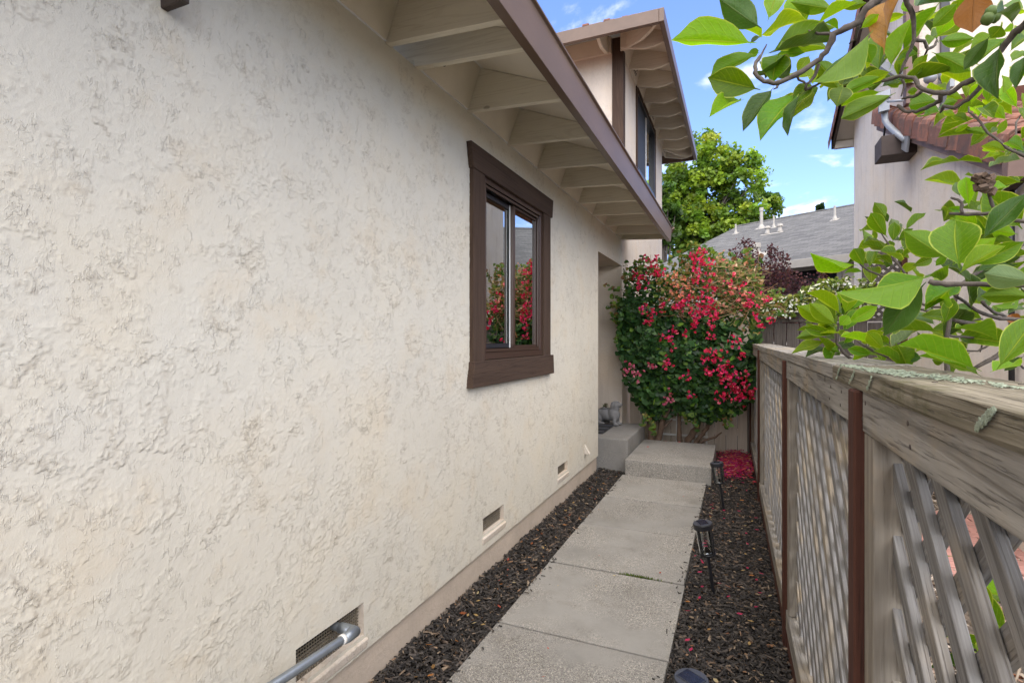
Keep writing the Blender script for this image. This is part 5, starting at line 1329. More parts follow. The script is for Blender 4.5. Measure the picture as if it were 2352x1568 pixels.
BRANCHES=[[(0.5171, 1.3115, 2.1103, 0.0068), (0.5105, 1.3313, 2.1092, 0.0066), (0.4982, 1.3487, 2.1022, 0.0064), (0.4834, 1.365, 2.0783, 0.0062), (0.4709, 1.3823, 2.0529, 0.006), (0.4577, 1.3993, 2.0449, 0.0058), (0.4383, 1.4137, 2.0399, 0.0055), (0.4197, 1.4283, 2.0324, 0.0053), (0.411, 1.4473, 2.0401, 0.005), (0.3777, 1.4556, 2.0598, 0.0047), (0.3674, 1.4739, 2.0942, 0.0044), (0.3432, 1.4861, 2.1086, 0.0041), (0.3101, 1.4945, 2.1073, 0.0038)], [(0.4678, 1.3774, 2.0476, 0.0051), (0.4645, 1.4021, 2.0261, 0.0047), (0.4518, 1.4227, 2.0108, 0.0043), (0.4327, 1.4406, 2.0021, 0.0038), (0.4198, 1.4612, 2.0166, 0.0033), (0.4209, 1.4878, 2.0129, 0.0028)], [(0.4157, 1.4638, 2.0443, 0.0048), (0.4188, 1.4804, 2.0366, 0.0045), (0.4011, 1.488, 2.0306, 0.0043), (0.3773, 1.493, 2.0244, 0.004), (0.3585, 1.5002, 2.0304, 0.0037), (0.3451, 1.5096, 2.0512, 0.0034)], [(0.3817, 1.4709, 2.0596, 0.0037), (0.3725, 1.4942, 2.0609, 0.0032), (0.3548, 1.5138, 2.066, 0.0028)], [(0.3425, 1.454, 2.2933, 0.0057), (0.3505, 1.4666, 2.2743, 0.0053), (0.3681, 1.4832, 2.2487, 0.0048), (0.3744, 1.495, 2.1937, 0.0044), (0.3673, 1.501, 2.1734, 0.0039), (0.3582, 1.5062, 2.1485, 0.0034), (0.349, 1.5113, 2.1232, 0.003)], [(0.3809, 1.5141, 2.2001, 0.0042), (0.4026, 1.5317, 2.2022, 0.0038), (0.4128, 1.5442, 2.1873, 0.0034), (0.431, 1.5602, 2.2, 0.003), (0.4375, 1.5712, 2.217, 0.0026)], [(0.4112, 1.5381, 2.1846, 0.003), (0.4099, 1.5593, 2.1805, 0.0017)], [(0.2558, 1.199, 2.1611, 0.0075), (0.2427, 1.2042, 2.1472, 0.0072), (0.2261, 1.2079, 2.1363, 0.0069), (0.2171, 1.2149, 2.1199, 0.0066), (0.1901, 1.2142, 2.1083, 0.0063), (0.1729, 1.2177, 2.1035, 0.006), (0.1598, 1.2229, 2.0733, 0.0057), (0.1463, 1.228, 2.0606, 0.0054), (0.1057, 1.2214, 2.0384, 0.0051), (0.0744, 1.2188, 2.0268, 0.0048), (0.0477, 1.2182, 2.0335, 0.0045), (0.0309, 1.2219, 2.0571, 0.0041), (0.0329, 1.2336, 2.0849, 0.0038), (0.0431, 1.2489, 2.1055, 0.0034)], [(0.1761, 1.2626, 2.1283, 0.0031), (0.1528, 1.2689, 2.137, 0.0025), (0.1357, 1.2779, 2.1523, 0.0019)], [(0.1493, 1.2402, 2.0604, 0.0033), (0.1435, 1.2449, 2.0381, 0.0031), (0.1273, 1.2453, 2.0247, 0.0028), (0.1281, 1.2529, 2.0149, 0.0026)], [(0.1076, 1.244, 2.0484, 0.0026), (0.1144, 1.247, 2.0391, 0.0024), (0.1281, 1.2529, 2.0298, 0.0022)], [(0.1281, 1.2529, 2.0167, 0.0026), (0.1487, 1.2762, 2.0324, 0.0023), (0.1715, 1.3006, 2.0522, 0.0019), (0.1807, 1.319, 2.0664, 0.0015)], [(0.0765, 1.2524, 2.0413, 0.0027), (0.074, 1.2405, 2.0271, 0.0021), (0.0665, 1.2263, 2.0186, 0.0015)], [(0.0332, 1.2446, 2.0901, 0.0027), (0.0459, 1.261, 2.1147, 0.002), (0.0552, 1.2759, 2.1395, 0.0014)], [(0.2301, 1.2968, 2.1564, 0.0037), (0.2283, 1.3232, 2.1371, 0.0027), (0.2209, 1.3472, 2.1415, 0.0016)], [(0.3548, 1.5138, 2.1147, 0.0034), (0.3606, 1.5163, 2.0978, 0.0025), (0.3529, 1.513, 2.0724, 0.0017)], [(0.5774, 1.4463, 2.1937, 0.0037), (0.55, 1.4346, 2.2105, 0.0019)], [(0.5039, 1.2296, 1.5899, 0.0036), (0.478, 1.2293, 1.5931, 0.004), (0.424, 1.2169, 1.5953, 0.0044), (0.3474, 1.1948, 1.5986, 0.0048), (0.3208, 1.1943, 1.6043, 0.0052)], [(0.4342, 1.4935, 1.3808, 0.0052), (0.4402, 1.5143, 1.4262, 0.0051), (0.4449, 1.5344, 1.5028, 0.005), (0.4662, 1.5618, 1.5694, 0.0048), (0.4837, 1.5874, 1.6194, 0.0047), (0.5214, 1.6218, 1.652, 0.0046), (0.5686, 1.6603, 1.6823, 0.0044), (0.6257, 1.703, 1.7165, 0.0042), (0.6617, 1.7367, 1.7386, 0.0041), (0.7165, 1.7785, 1.7645, 0.0039)], [(0.4577, 1.5254, 1.6002, 0.0035), (0.4935, 1.5801, 1.5849, 0.0039), (0.5479, 1.6427, 1.5592, 0.0043), (0.6045, 1.7063, 1.548, 0.0046), (0.677, 1.7767, 1.546, 0.005), (0.7586, 1.851, 1.5473, 0.0054)], [(0.5301, 1.5893, 1.5845, 0.0042), (0.5744, 1.6628, 1.5659, 0.0041), (0.6265, 1.7397, 1.5554, 0.0039)], [(0.469, 1.563, 1.5422, 0.0042), (0.5403, 1.6345, 1.531, 0.0047), (0.6237, 1.7113, 1.503, 0.0051), (0.6762, 1.7747, 1.4833, 0.0056), (0.7586, 1.851, 1.4558, 0.0061)], [(0.596, 1.4544, 1.7394, 0.0043), (0.5559, 1.4588, 1.7465, 0.0041), (0.5366, 1.4723, 1.7537, 0.004), (0.5177, 1.486, 1.775, 0.0038), (0.4899, 1.4958, 1.7768, 0.0037), (0.4395, 1.4958, 1.783, 0.0035)], [(0.4584, 1.4822, 1.7797, 0.0034), (0.461, 1.4906, 1.8042, 0.0031), (0.453, 1.4944, 1.8132, 0.0027), (0.4422, 1.497, 1.8193, 0.0023)], [(0.5088, 1.4603, 1.7702, 0.0036), (0.4986, 1.456, 1.8006, 0.0033), (0.4936, 1.4538, 1.8254, 0.003)], [(0.4523, 1.5558, 1.5059, 0.0027), (0.5224, 1.6404, 1.5014, 0.0031), (0.6265, 1.7397, 1.4933, 0.0036)], [(0.5311, 1.6441, 1.4243, 0.0044), (0.5744, 1.6628, 1.4495, 0.005), (0.6033, 1.6753, 1.4715, 0.0057), (0.6452, 1.6933, 1.4998, 0.0063)], [(0.5408, 1.7572, 1.4659, 0.0024), (0.5812, 1.7746, 1.4659, 0.0025), (0.6061, 1.7854, 1.4795, 0.0026), (0.6404, 1.8001, 1.4863, 0.0027)], [(0.5051, 1.6329, 1.5502, 0.0025), (0.5166, 1.6379, 1.5407, 0.0025), (0.5513, 1.6529, 1.547, 0.0025)], [(0.5844, 1.776, 1.4998, 0.002), (0.5937, 1.78, 1.4863, 0.0019), (0.5875, 1.7773, 1.4626, 0.0017)], [(0.6322, 1.6877, 1.4527, 0.0025), (0.6351, 1.6889, 1.4338, 0.0025), (0.6452, 1.6933, 1.4243, 0.0025)], [(0.4285, 1.6544, 1.588, 0.0029), (0.4357, 1.6031, 1.5769, 0.0028), (0.469, 1.563, 1.5694, 0.0027)], [(0.3832, 2.0704, 1.3854, 0.0051), (0.3209, 2.0436, 1.449, 0.0047), (0.2976, 2.0336, 1.4828, 0.0042), (0.2995, 2.0344, 1.521, 0.0038), (0.3132, 2.0403, 1.576, 0.0034)], [(0.4434, 1.7153, 1.4151, 0.0047), (0.4157, 1.7759, 1.4324, 0.0043), (0.3562, 1.8229, 1.4627, 0.0037), (0.329, 1.8838, 1.4921, 0.0031)], [(0.5309, 2.0796, 1.5944, 0.0041), (0.4566, 2.0839, 1.6927, 0.0036), (0.4025, 2.0969, 1.7221, 0.0031), (0.3781, 2.1227, 1.7524, 0.0026)], [(0.4926, 1.9542, 1.6508, 0.0039), (0.4448, 1.9699, 1.737, 0.0034), (0.4464, 2.0069, 1.7781, 0.003), (0.4213, 2.0324, 1.8371, 0.0025)], [(0.5254, 1.9139, 1.5711, 0.0045), (0.4997, 1.9573, 1.5889, 0.0043), (0.508, 2.0153, 1.6555, 0.004)], [(0.7574, 1.9049, 1.9799, 0.0042), (0.7321, 1.9213, 2.0096, 0.0039), (0.7001, 1.9347, 2.04, 0.0036), (0.661, 1.9451, 2.0933, 0.0033), (0.6442, 1.9651, 2.1443, 0.003), (0.6301, 1.9862, 2.1738, 0.0027), (0.6401, 2.0177, 2.2, 0.0023)], [(0.7218, 1.9441, 2.0328, 0.0029), (0.7476, 2.0096, 2.1331, 0.0024), (0.7931, 2.0836, 2.1845, 0.0019)], [(0.665, 2.0285, 2.1651, 0.0023), (0.6949, 2.0631, 2.2087, 0.0016)]]

# ================================================================== SMALL THINGS
def solar_light(base, top):
    base, top = Vector(base), Vector(top)
    o = empty('solar_light', base); d = (top - base).normalized()
    o.rotation_euler = d.to_track_quat('Z', 'Y').to_euler(); L = (top - base).length
    k = MB(); k.lathe([(.004, -.06), (.011, .0), (.011, .200), (.013, .200), (.013, .214)], n=12); k.build('stake', M['blackplastic'], o, smooth=False)
    k = MB(); k.lathe([(.013, .211), (.048, .215), (.050, .223), (.044, .225)], n=24); k.build('base_ring', M['blackplastic'], o)
    k = MB(); k.lathe([(.040, .226), (.026, .236), (.012, .256), (.004, .262)], n=20); k.build('reflector', M['chrome'], o, smooth=True)
    k = MB(); b = len(k.v)
    pr = [(.043, .225), (.046, L - .030)]
    for r_, z in pr:
        for q in range(24): k.v.append((r_ * math.cos(q * .2618), r_ * math.sin(q * .2618), z))
    for q in range(24): k.f.append((q, (q + 1) % 24, 24 + (q + 1) % 24, 24 + q)); k.c.append((1, 1, 1)); k.mi.append(0)
    k.build('clear_tube', M['clear'], o, smooth=True)
    for q in range(4):
        for e in (-.13, .13):
            a = .6 + q * math.pi / 2 + e; k = MB(); k.tube([(.0475 * math.cos(a), .0475 * math.sin(a), .217), (.051 * math.cos(a), .051 * math.sin(a), L - .02)], .0032, 6)
            k.build('cage_bar', M['blackplastic'], o)
    k = MB(); k.lathe([(.044, L - .032), (.056, L - .032), (.057, L - .004), (.0545, L), (.0, L)], n=28); k.build('cap', M['blackplastic'], o)
    k = MB(); k.lathe([(.0535, L + .0005), (.0535, L + .0015), (.0, L + .0015)], n=28); k.build('cap_top', M['greyplastic'], o)
    k = MB(); k.box(-.036, .036, -.026, .026, L + .002, L + .004); k.build('solar_panel', M['panel'], o)
    k = MB(); k.box(-.038, .038, -.028, -.0262, L + .002, L + .005); k.box(-.038, .038, .0262, .028, L + .002, L + .005); k.box(-.038, -.0362, -.026, .026, L + .002, L + .005); k.box(.0362, .038, -.026, .026, L + .002, L + .005); k.build('panel_frame', M['greyplastic'], o)
    return o
for b, t, lb in (((-.126, 5.02, 0), (-.183, 5.02, .395), 'black solar path light beside the heap of magenta petals, farthest of the row'),
                 ((-.142, 3.36, 0), (-.200, 3.335, .400), 'black solar path light leaning at the middle of the mulch bed'),
                 ((-.135, 1.85, -.02), (-.145, 1.835, .375), 'black solar path light seen from above, cut by the bottom of the photo')):
    tag(solar_light(b, t), lb, 'path light', 'solar lights along the path')

mt = empty('door_mat', (-1.9, 6.6, .352)); tag(mt, 'black ribbed rubber door mat on the porch under the dog statue', 'mat')
k = MB(); k.box(-.42, .40, -.38, .36, 0, .004); k.build('backing', M['rubber'], mt)
for i in range(9):
    k = MB(); k.box(-.41, .39, -.36 + i * .08, -.32 + i * .08, .0042, .012); k.build('rib', M['greyplastic'] if i % 3 == 1 else M['rubber'], mt, bevel=.002)

def ellipsoids(name, parts, m, parent, voxel=.007):
    me = bpy.data.meshes.new(name); bm = bmesh.new()
    for c, r_, rot in parts:
        mx = Matrix.Translation(c) @ Matrix.Rotation(rot, 4, 'Y') @ Matrix.Diagonal((*r_, 1))
        bmesh.ops.create_uvsphere(bm, u_segments=18, v_segments=12, radius=1, matrix=mx)
    bm.to_mesh(me); bm.free(); me.materials.append(m)
    o = link(name, me, parent)
    rm = o.modifiers.new('remesh', 'REMESH'); rm.mode = 'VOXEL'; rm.voxel_size = voxel; rm.use_smooth_shade = True
    sm_ = o.modifiers.new('smooth', 'SMOOTH'); sm_.iterations = 4; sm_.factor = .5
    return o
dog = empty('dog_planter', (-1.60, 6.93, .362), R(-14)); tag(dog, 'grey stone dog statue planter with a succulent in its back, sitting on the porch', 'statue')
ellipsoids('body', [((-.03, 0, .125), (.14, .082, .085), .15), ((.085, 0, .135), (.085, .078, .10), -.3), ((-.12, .045, .085), (.075, .05, .075), 0), ((-.12, -.045, .085), (.075, .05, .075), 0),
    ((.11, 0, .215), (.055, .05, .06), 0), ((.115, 0, .262), (.062, .054, .050), 0), ((.165, 0, .262), (.044, .032, .026), -.25), ((.160, 0, .244), (.034, .024, .016), -.1), ((.120, .0, .290), (.04, .036, .02), 0),
    ((.12, .046, .06), (.026, .026, .085), 0), ((.12, -.046, .06), (.026, .026, .085), 0), ((.145, .048, .012), (.042, .026, .018), 0), ((.145, -.048, .012), (.042, .026, .018), 0),
    ((-.06, .085, .016), (.06, .026, .020), 0), ((-.06, -.085, .016), (.06, .026, .020), 0), ((-.19, 0, .06), (.05, .018, .018), -.5)], M['stone'], dog)
for sgn in (-1, 1):
    ellipsoids('ear', [((.088, sgn * .054, .252), (.024, .011, .050), .25), ((.094, sgn * .048, .285), (.022, .013, .018), 0)], M['stone'], dog, .004)
    k = MB(); k.lathe([(.001, -.006), (.006, 0), (.001, .006)], (.150, sgn * .031, .281), 8); k.build('eye', M['rubber'], dog, smooth=True)
k = MB(); k.lathe([(.001, -.008), (.011, 0), (.001, .008)], (.207, 0, .272), 8); k.build('nose', M['greyplastic'], dog, smooth=True)
k = MB(); k.lathe([(.058, .0), (.062, .012), (.055, .014), (.050, .008)], (-.035, 0, .198), 18); k.build('planter_rim', M['stone'], dog, smooth=True)
k = MB()
for i in range(60):
    a = random.uniform(0, 6.28); r_ = random.uniform(.0, .045); c = Vector((-.035 + r_ * math.cos(a), r_ * math.sin(a), .21 + random.uniform(0, .05)))
    d = Vector((random.gauss(0, .7), random.gauss(0, .7), 1)).normalized() * random.uniform(.012, .028); s_ = d.orthogonal().normalized() * .006
    k.cur = random.choice([(.05, .09, .03), (.10, .06, .06), (.08, .12, .05)]); k.face([c - s_, c + s_, c + d])
k.build('succulent', M['leaf'], dog, kind='stuff')

# ================================================================== PLANTS
def rand_dirs(n):
    v = rng.normal(size=(n, 3)); return v / np.linalg.norm(v, axis=1, keepdims=True)
def nrm(a): return a / np.maximum(np.linalg.norm(a, axis=1, keepdims=True), 1e-9)
SHAPE = np.array([(0, 0, 0), (.36, .22, .10), (.34, .60, .08), (0, 1, -.05), (-.34, .60, .08), (-.36, .22, .10)], float)
def leaf_cloud(name, P, axis, normal, size, aspect, cols, m, parent=None, shape=SHAPE):
    n = len(P); axis = nrm(axis); side = nrm(np.cross(axis, normal)); nm = np.cross(side, axis)
    size = np.broadcast_to(size, (n,)); aspect = np.broadcast_to(aspect, (n,))
    V = P[:, None, :] + size[:, None, None] * (shape[None, :, 0:1] * aspect[:, None, None] * 2 * side[:, None, :] + shape[None, :, 1:2] * axis[:, None, :] + shape[None, :, 2:3] * nm[:, None, :])
    F = (np.arange(n)[:, None, None] * 6 + np.array([(0, 1, 2, 3), (0, 3, 4, 5)])[None]).reshape(-1, 4)
    return link(name, np_mesh(name, V.reshape(-1, 3), F, m, np.repeat(cols, 2, 0)), parent)
def pick(cols, w, n, jit=.25):
    c = np.array(cols)[rng.choice(len(cols), n, p=np.array(w) / sum(w))]
    return c * rng.uniform(1 - jit, 1 + jit, (n, 1)) * rng.uniform(.92, 1.08, (n, 3))

# ---- bougainvillea
bg = empty('bougainvillea', (-.6, 7.1, .1)); tag(bg, 'tall flowering shrub with magenta blossoms and dark green leaves against the cream fence', 'shrub')
def b_(o): o.matrix_parent_inverse = Matrix.Translation((.6, -7.1, -.1)); return o
tx = [-1.46, -1.36, -1.22, -1.02, -.85, -.62, -.37, -.22, -.08, .06, .17, .24, .30]
tz = [1.9, 2.30, 2.42, 2.38, 2.34, 2.44, 2.56, 2.50, 2.40, 2.42, 2.36, 2.15, 1.95]
bx = [-1.46, -1.36, -1.2, -1.0, -.8, -.62, -.45, -.28, -.1, .04, .12, .18, .24, .30]
bz = [1.45, .90, .62, .42, .60, .56, .44, .52, .58, .66, .74, .85, 1.70, 1.80]
def inside(n, yth=(.0, .42)):
    out = []
    while len(out) < n:
        x = rng.uniform(-1.46, .29); z0, z1 = np.interp(x, bx, bz), np.interp(x, tx, tz)
        z = rng.uniform(.42, 2.6)
        if not z0 + rng.normal(0, .05) < z < z1 + rng.normal(0, .03) + .10 * mnoise.noise(Vector((x * 7, 2.2, 0))): continue
        dens = mnoise.noise(Vector((x * 3.1, z * 3.1, 4.2)))
        if dens < -.42 and rng.random() < .5: continue
        if -.14 < x < .14 and 1.42 < z < 1.62 and rng.random() < .82: continue
        front = 6.80 + .11 * mnoise.noise(Vector((x * 4.3, z * 4.3, 0))) + .06 * mnoise.noise(Vector((x * 11, z * 11, 3))) + max(0, .9 - z) * .35 + max(0, abs(x + .55) - .75) * .12
        y = front + abs(rng.normal(0, .13)) * (1.5 if z > 1.6 else 1)
        out.append((x, min(y, 7.56), z))
    return np.array(out)
n = 9000
P = inside(n)
ax_ = nrm(np.stack([rng.normal(0, .55, n), rng.normal(-.35, .45, n), rng.normal(-.45, .55, n)], 1))
nr = nrm(np.stack([rng.normal(0, .45, n), rng.normal(-.8, .4, n), rng.normal(.55, .4, n)], 1))
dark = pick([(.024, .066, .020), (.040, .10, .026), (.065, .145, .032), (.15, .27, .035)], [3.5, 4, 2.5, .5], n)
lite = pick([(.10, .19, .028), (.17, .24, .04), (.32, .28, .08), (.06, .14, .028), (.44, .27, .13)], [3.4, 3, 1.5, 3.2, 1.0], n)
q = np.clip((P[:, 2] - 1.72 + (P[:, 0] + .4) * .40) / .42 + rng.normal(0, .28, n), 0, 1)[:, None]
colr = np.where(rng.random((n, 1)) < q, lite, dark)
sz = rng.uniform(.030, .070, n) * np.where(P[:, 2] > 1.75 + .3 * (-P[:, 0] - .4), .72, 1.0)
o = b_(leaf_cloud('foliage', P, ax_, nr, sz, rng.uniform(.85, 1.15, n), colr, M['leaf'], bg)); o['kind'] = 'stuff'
k = MB()
for i in range(260):
    x = random.uniform(-.75, .36); z = random.uniform(1.75, 2.36) - max(0, -.3 - x) * .3
    if z > np.interp(x, tx, tz): continue
    p = Vector((x, 6.72 + random.uniform(0, .2), z)); a = random.uniform(-.6, .6) + (math.pi if random.random() < .5 else 0); pts = [p]
    for s_ in range(4):
        a += random.uniform(-.5, .5); p = p + Vector((math.cos(a) * .055, random.uniform(-.02, .02), math.sin(a) * .05 + .006)); pts.append(p)
    k.cur = random.choice([(.42, .26, .13), (.34, .17, .08), (.50, .36, .2)]); k.tube(pts, [.0028, .0025, .0022, .002, .0015], 4, cap=False)
for (x, z), (x2, z2) in (((-.10, 2.28), (-.14, 2.47)), ((.17, 2.20), (.21, 2.48)), ((-.26, 2.2), (-.24, 2.43)), ((-1.03, 2.2), (-1.02, 2.54)), ((-.95, 2.3), (-.93, 2.48)), ((.0, 1.62), (.12, 1.85)), ((-.3, 1.72), (-.04, 1.80))):
    k.cur = (.30, .20, .11); k.tube([(x, 6.75, z), ((x + x2) / 2 + .01, 6.72, (z + z2) / 2), (x2, 6.74, z2)], [.005, .004, .003], 5)
o = b_(k.build('dry_twigs', M['petal'], bg)); o['kind'] = 'stuff'
stems = [([(-1.08, 7.12, .05), (-1.07, 7.12, .22), (-1.10, 7.10, .5), (-1.12, 7.02, .9), (-1.15, 6.95, 1.5), (-1.1, 6.95, 2.0)], .040),
         ([(-1.0, 7.14, .06), (-.96, 7.12, .20), (-.93, 7.08, .40), (-.82, 7.05, .64), (-.76, 7.0, 1.0), (-.7, 6.95, 1.6), (-.6, 6.95, 2.1)], .038),
         ([(-1.02, 7.14, .06), (-1.00, 7.14, .2), (-.90, 7.1, .34), (-.80, 7.1, .44)], .020),
         ([(-.70, 7.13, .05), (-.71, 7.12, .2), (-.715, 7.10, .47), (-.70, 7.05, .8), (-.66, 7.0, 1.4)], .030),
         ([(-.62, 7.14, .04), (-.60, 7.12, .19), (-.50, 7.1, .36), (-.40, 7.05, .60), (-.33, 7.0, 1.0), (-.2, 6.95, 1.8)], .040),
         ([(-.58, 7.15, .05), (-.46, 7.12, .24), (-.37, 7.1, .36), (-.33, 7.06, .62), (-.30, 7.0, 1.0)], .028),
         ([(-.56, 7.15, .06), (-.42, 7.14, .19), (-.28, 7.12, .25), (-.20, 7.1, .32)], .018),
         ([(-1.06, 7.12, .30), (-1.14, 7.1, .48), (-1.16, 7.05, .8)], .016)]
for pts, r_ in stems:
    k = MB(); pts = [Vector(p) for p in pts]; fine = []
    for a, b in zip(pts[:-1], pts[1:]):
        for t in (0, .33, .66): fine.append(a.lerp(b, t) + Vector((random.uniform(-1, 1), random.uniform(-1, 1), 0)) * r_ * .25)
    fine.append(pts[-1]); m_ = len(fine)
    k.tube(fine, [r_ * (1.25 - .85 * i / m_) * random.uniform(.9, 1.12) for i in range(m_)], 9)
    b_(k.build('stem', M['bark_dark'], bg, smooth=True))
SP_, SA_ = [], []
k = MB(); k.cur = (.20, .15, .07)
for i in range(46):
    x = random.uniform(-1.42, .26); e_ = random.random()
    if e_ < .62: z = float(np.interp(x, tx, tz)) - .06; d = Vector((random.uniform(-.6, .6), random.uniform(-.4, .1), 1)).normalized()
    elif e_ < .8: z = float(np.interp(x, bx, bz)) + .06; d = Vector((random.uniform(-.5, .5), random.uniform(-.6, 0), -.8)).normalized()
    else: x = random.choice((-1.42, .30)); z = random.uniform(1.3, 2.2); d = Vector((math.copysign(.8, x + .5) * (.35 if x < 0 else 1), -.5, .3)).normalized()
    p = Vector((x, 6.78 + random.uniform(-.05, .2), z)); pts = [p]
    for s_ in range(5):
        d = (d + Vector((random.gauss(0, .18), random.gauss(0, .1), random.gauss(-.05, .12)))).normalized(); p = p + d * random.uniform(.025, .05); pts.append(p)
        for q_ in range(3): SP_.append(tuple(p + Vector((random.gauss(0, .012), random.gauss(0, .012), random.gauss(0, .012))))); SA_.append(tuple(d + Vector((random.gauss(0, .8), random.gauss(0, .6), random.gauss(0, .6)))))
    k.tube(pts, [.004, .0035, .003, .0026, .002, .0015], 5)
b_(k.build('shoots', M['petal'], bg))['kind'] = 'stuff'
P = np.array(SP_); n = len(P)
b_(leaf_cloud('shoot_leaves', P, np.array(SA_), nrm(rng.normal(0, .5, (n, 3)) + np.array([0, -.8, .5])), rng.uniform(.022, .05, n), 1.0, pick([(.06, .14, .03), (.13, .22, .035), (.22, .22, .05), (.26, .12, .06)], [3, 3, 2, 1], n), M['leaf'], bg))['kind'] = 'stuff'
CL = [(-0.48, 2.51, 3), (-0.4, 2.51, 2), (-0.35, 2.41, 2), (-0.43, 2.39, 1.5), (-0.49, 2.35, 1.5), (-0.46, 2.3, 1), (-0.34, 2.24, 2.5), (-0.48, 2.2, 2), (-1.03, 2.46, 1.5), (-0.94, 2.49, 1), (-1.02, 2.39, 2), (-0.93, 2.34, 2.5), (-0.91, 2.27, 1.5), (-1.21, 2.31, 1.5), (-1.11, 2.21, 2.5), (-1.13, 2.12, 1.2), (-0.62, 2.09, 5), (-0.7, 2.22, 3), (-0.1, 2.17, 1.5), (0.04, 2.12, 1), (-0.27, 2.07, 1), (-0.36, 2.09, 1.5), (-0.53, 2.0, 1), (-0.07, 2.03, 2.5), (0.05, 1.98, 1.5), (0.15, 1.95, 2.5), (0.28, 1.94, 1.5), (-0.42, 1.96, 1), (-0.3, 1.95, 1.2), (-0.62, 1.94, 1.2), (-0.69, 1.89, 3), (-0.62, 1.87, 1.5), (-0.43, 1.88, 3), (-0.33, 1.86, 3), (-0.51, 1.77, 1.2), (-0.42, 1.78, 1.2), (-0.24, 1.76, 2), (-0.89, 1.89, 2), (-1.1, 1.88, 1.8), (-0.98, 1.78, 1.8), (-1.07, 1.7, 1), (-1.01, 1.7, 1), (-0.47, 1.7, 1), (-0.5, 1.63, 1.2), (-0.31, 1.67, 1.2), (-0.3, 1.61, 1), (-0.74, 1.59, 1), (-0.78, 1.52, 2.6), (-0.6, 1.57, 1), (-0.75, 1.4, 1.2), (-0.31, 1.51, 1), (-0.05, 1.44, 1.8), (0.17, 1.77, 1.2), (0.09, 1.89, 1.2), (0.32, 1.71, 1), (0.25, 1.63, 1.5), (-0.33, 1.34, 1.2), (-0.26, 1.28, 3.5), (-0.38, 1.24, 1.3), (0.02, 1.3, 1.2), (-0.82, 1.18, 2), (-1.0, 1.15, 1.3), (-1.27, 1.09, 3), (-1.18, 1.04, 2), (-0.34, 1.09, 2.5), (-0.11, 1.15, 3), (-0.18, 1.13, 1.3), (-0.1, 1.05, 3), (-0.15, 0.98, 2), (0.05, 1.0, 3), (-0.03, 0.92, 2.5), (0.06, 0.86, 3.5), (0.15, 0.86, 2), (-0.16, 0.8, 3.5), (-0.79, 0.76, 2.5), (-0.54, 0.8, 1.2), (0.0, 0.81, 3), (-0.57, 1.03, 1.5)]
PET = np.array([(0, 0, 0), (.42, .30, .16), (.34, .72, .20), (0, 1, .10), (-.34, .72, .20), (-.42, .30, .16)], float)
for x, z, s in CL:
    n = int(4.3 * s ** 1.2) + 2; r_ = .023 * s ** .75
    c = np.array([x, 6.70, z]) + rng.normal(0, 1, (n, 3)) * np.array([r_, r_ * .7, r_])
    c = np.repeat(c, 3, 0); m_ = len(c)
    ax_ = nrm(rng.normal(0, .8, (m_, 3)) + np.array([0, -.55, .1])); nr = nrm(rng.normal(0, .5, (m_, 3)) + np.array([0, -1, .4]))
    if (x, z) in ((-.62, 2.09), (-.7, 2.22)) : cs = pick([(.66, .24, .13), (.62, .30, .19), (.58, .15, .12)], [3, 2, 1.5], m_)
    elif (x, z) in ((-1.27, 1.09), (-1.18, 1.04), (-.79, .76), (-1.0, 1.15)): cs = pick([(.50, .10, .17), (.56, .20, .25), (.45, .06, .12)], [2, 1, 2], m_)
    elif x > -.2 and z > 1.9 and s < 3 and random.random() < .5: cs = pick([(.62, .18, .16), (.62, .06, .12), (.66, .32, .22)], [1, 1, 1], m_)
    else: cs = pick([(.56, .012, .070), (.64, .025, .11), (.46, .008, .04), (.55, .03, .20), (.68, .16, .20)], [4, 3, 2, .8, .9], m_)
    b_(leaf_cloud('flower_cluster', c, ax_, nr, rng.uniform(.015, .027, m_), 1.0, cs, M['petal'], bg, PET))['kind'] = 'stuff'
# loose dried bracts through the sunlit top
n = 520; P = inside(2600); P = P[(P[:, 2] > 1.80 - (P[:, 0] + .1) * .15) & (P[:, 0] > -.95)][:n]; n = len(P); P[:, 1] -= .05
o = b_(leaf_cloud('dry_bracts', P, rand_dirs(n), nrm(rng.normal(0, .5, (n, 3)) + np.array([0, -1, .4])), rng.uniform(.014, .028, n), 1.0, pick([(.60, .30, .18), (.55, .22, .12), (.62, .42, .26), (.55, .06, .10)], [3, 3, 2, 1], n), M['petal'], bg, PET)); o['kind'] = 'stuff'

# ---- jasmine on the lattice
js = empty('jasmine_vine', (.8, 7.68, 1.7)); tag(js, 'vine covered in small white flowers on the lattice top of the dark fence', 'vine')
def j_(o): o.matrix_parent_inverse = Matrix.Translation((-.8, -7.68, -1.7)); return o
def jas_pts(n):
    out = []
    while len(out) < n:
        x = rng.uniform(.22, 1.52); z = rng.uniform(1.72, 2.24)
        top = np.interp(x, [.22, .4, .7, 1.0, 1.3, 1.52], [1.98, 2.05, 2.10, 2.20, 2.24, 2.15]); bot = np.interp(x, [.22, .5, .8, 1.1, 1.5], [1.74, 1.80, 1.88, 1.80, 1.86])
        if not bot + rng.normal(0, .05) < z < top + rng.normal(0, .03): continue
        if mnoise.noise(Vector((x * 5, z * 6, 9))) < -.25: continue
        out.append((x, 7.64 + rng.normal(0, .05), z))
    return np.array(out)
n = 2600; P = jas_pts(n)
o = j_(leaf_cloud('foliage', P, nrm(rng.normal(0, .6, (n, 3)) + np.array([0, -.3, .2])), nrm(rng.normal(0, .5, (n, 3)) + np.array([0, -.7, .6])), rng.uniform(.03, .055, n), .7, pick([(.06, .12, .02), (.13, .20, .03), (.22, .28, .05), (.34, .36, .08)], [2, 3, 3, 2], n), M['leaf'], js)); o['kind'] = 'stuff'
n = 620; P = jas_pts(n); P[:, 1] -= .05
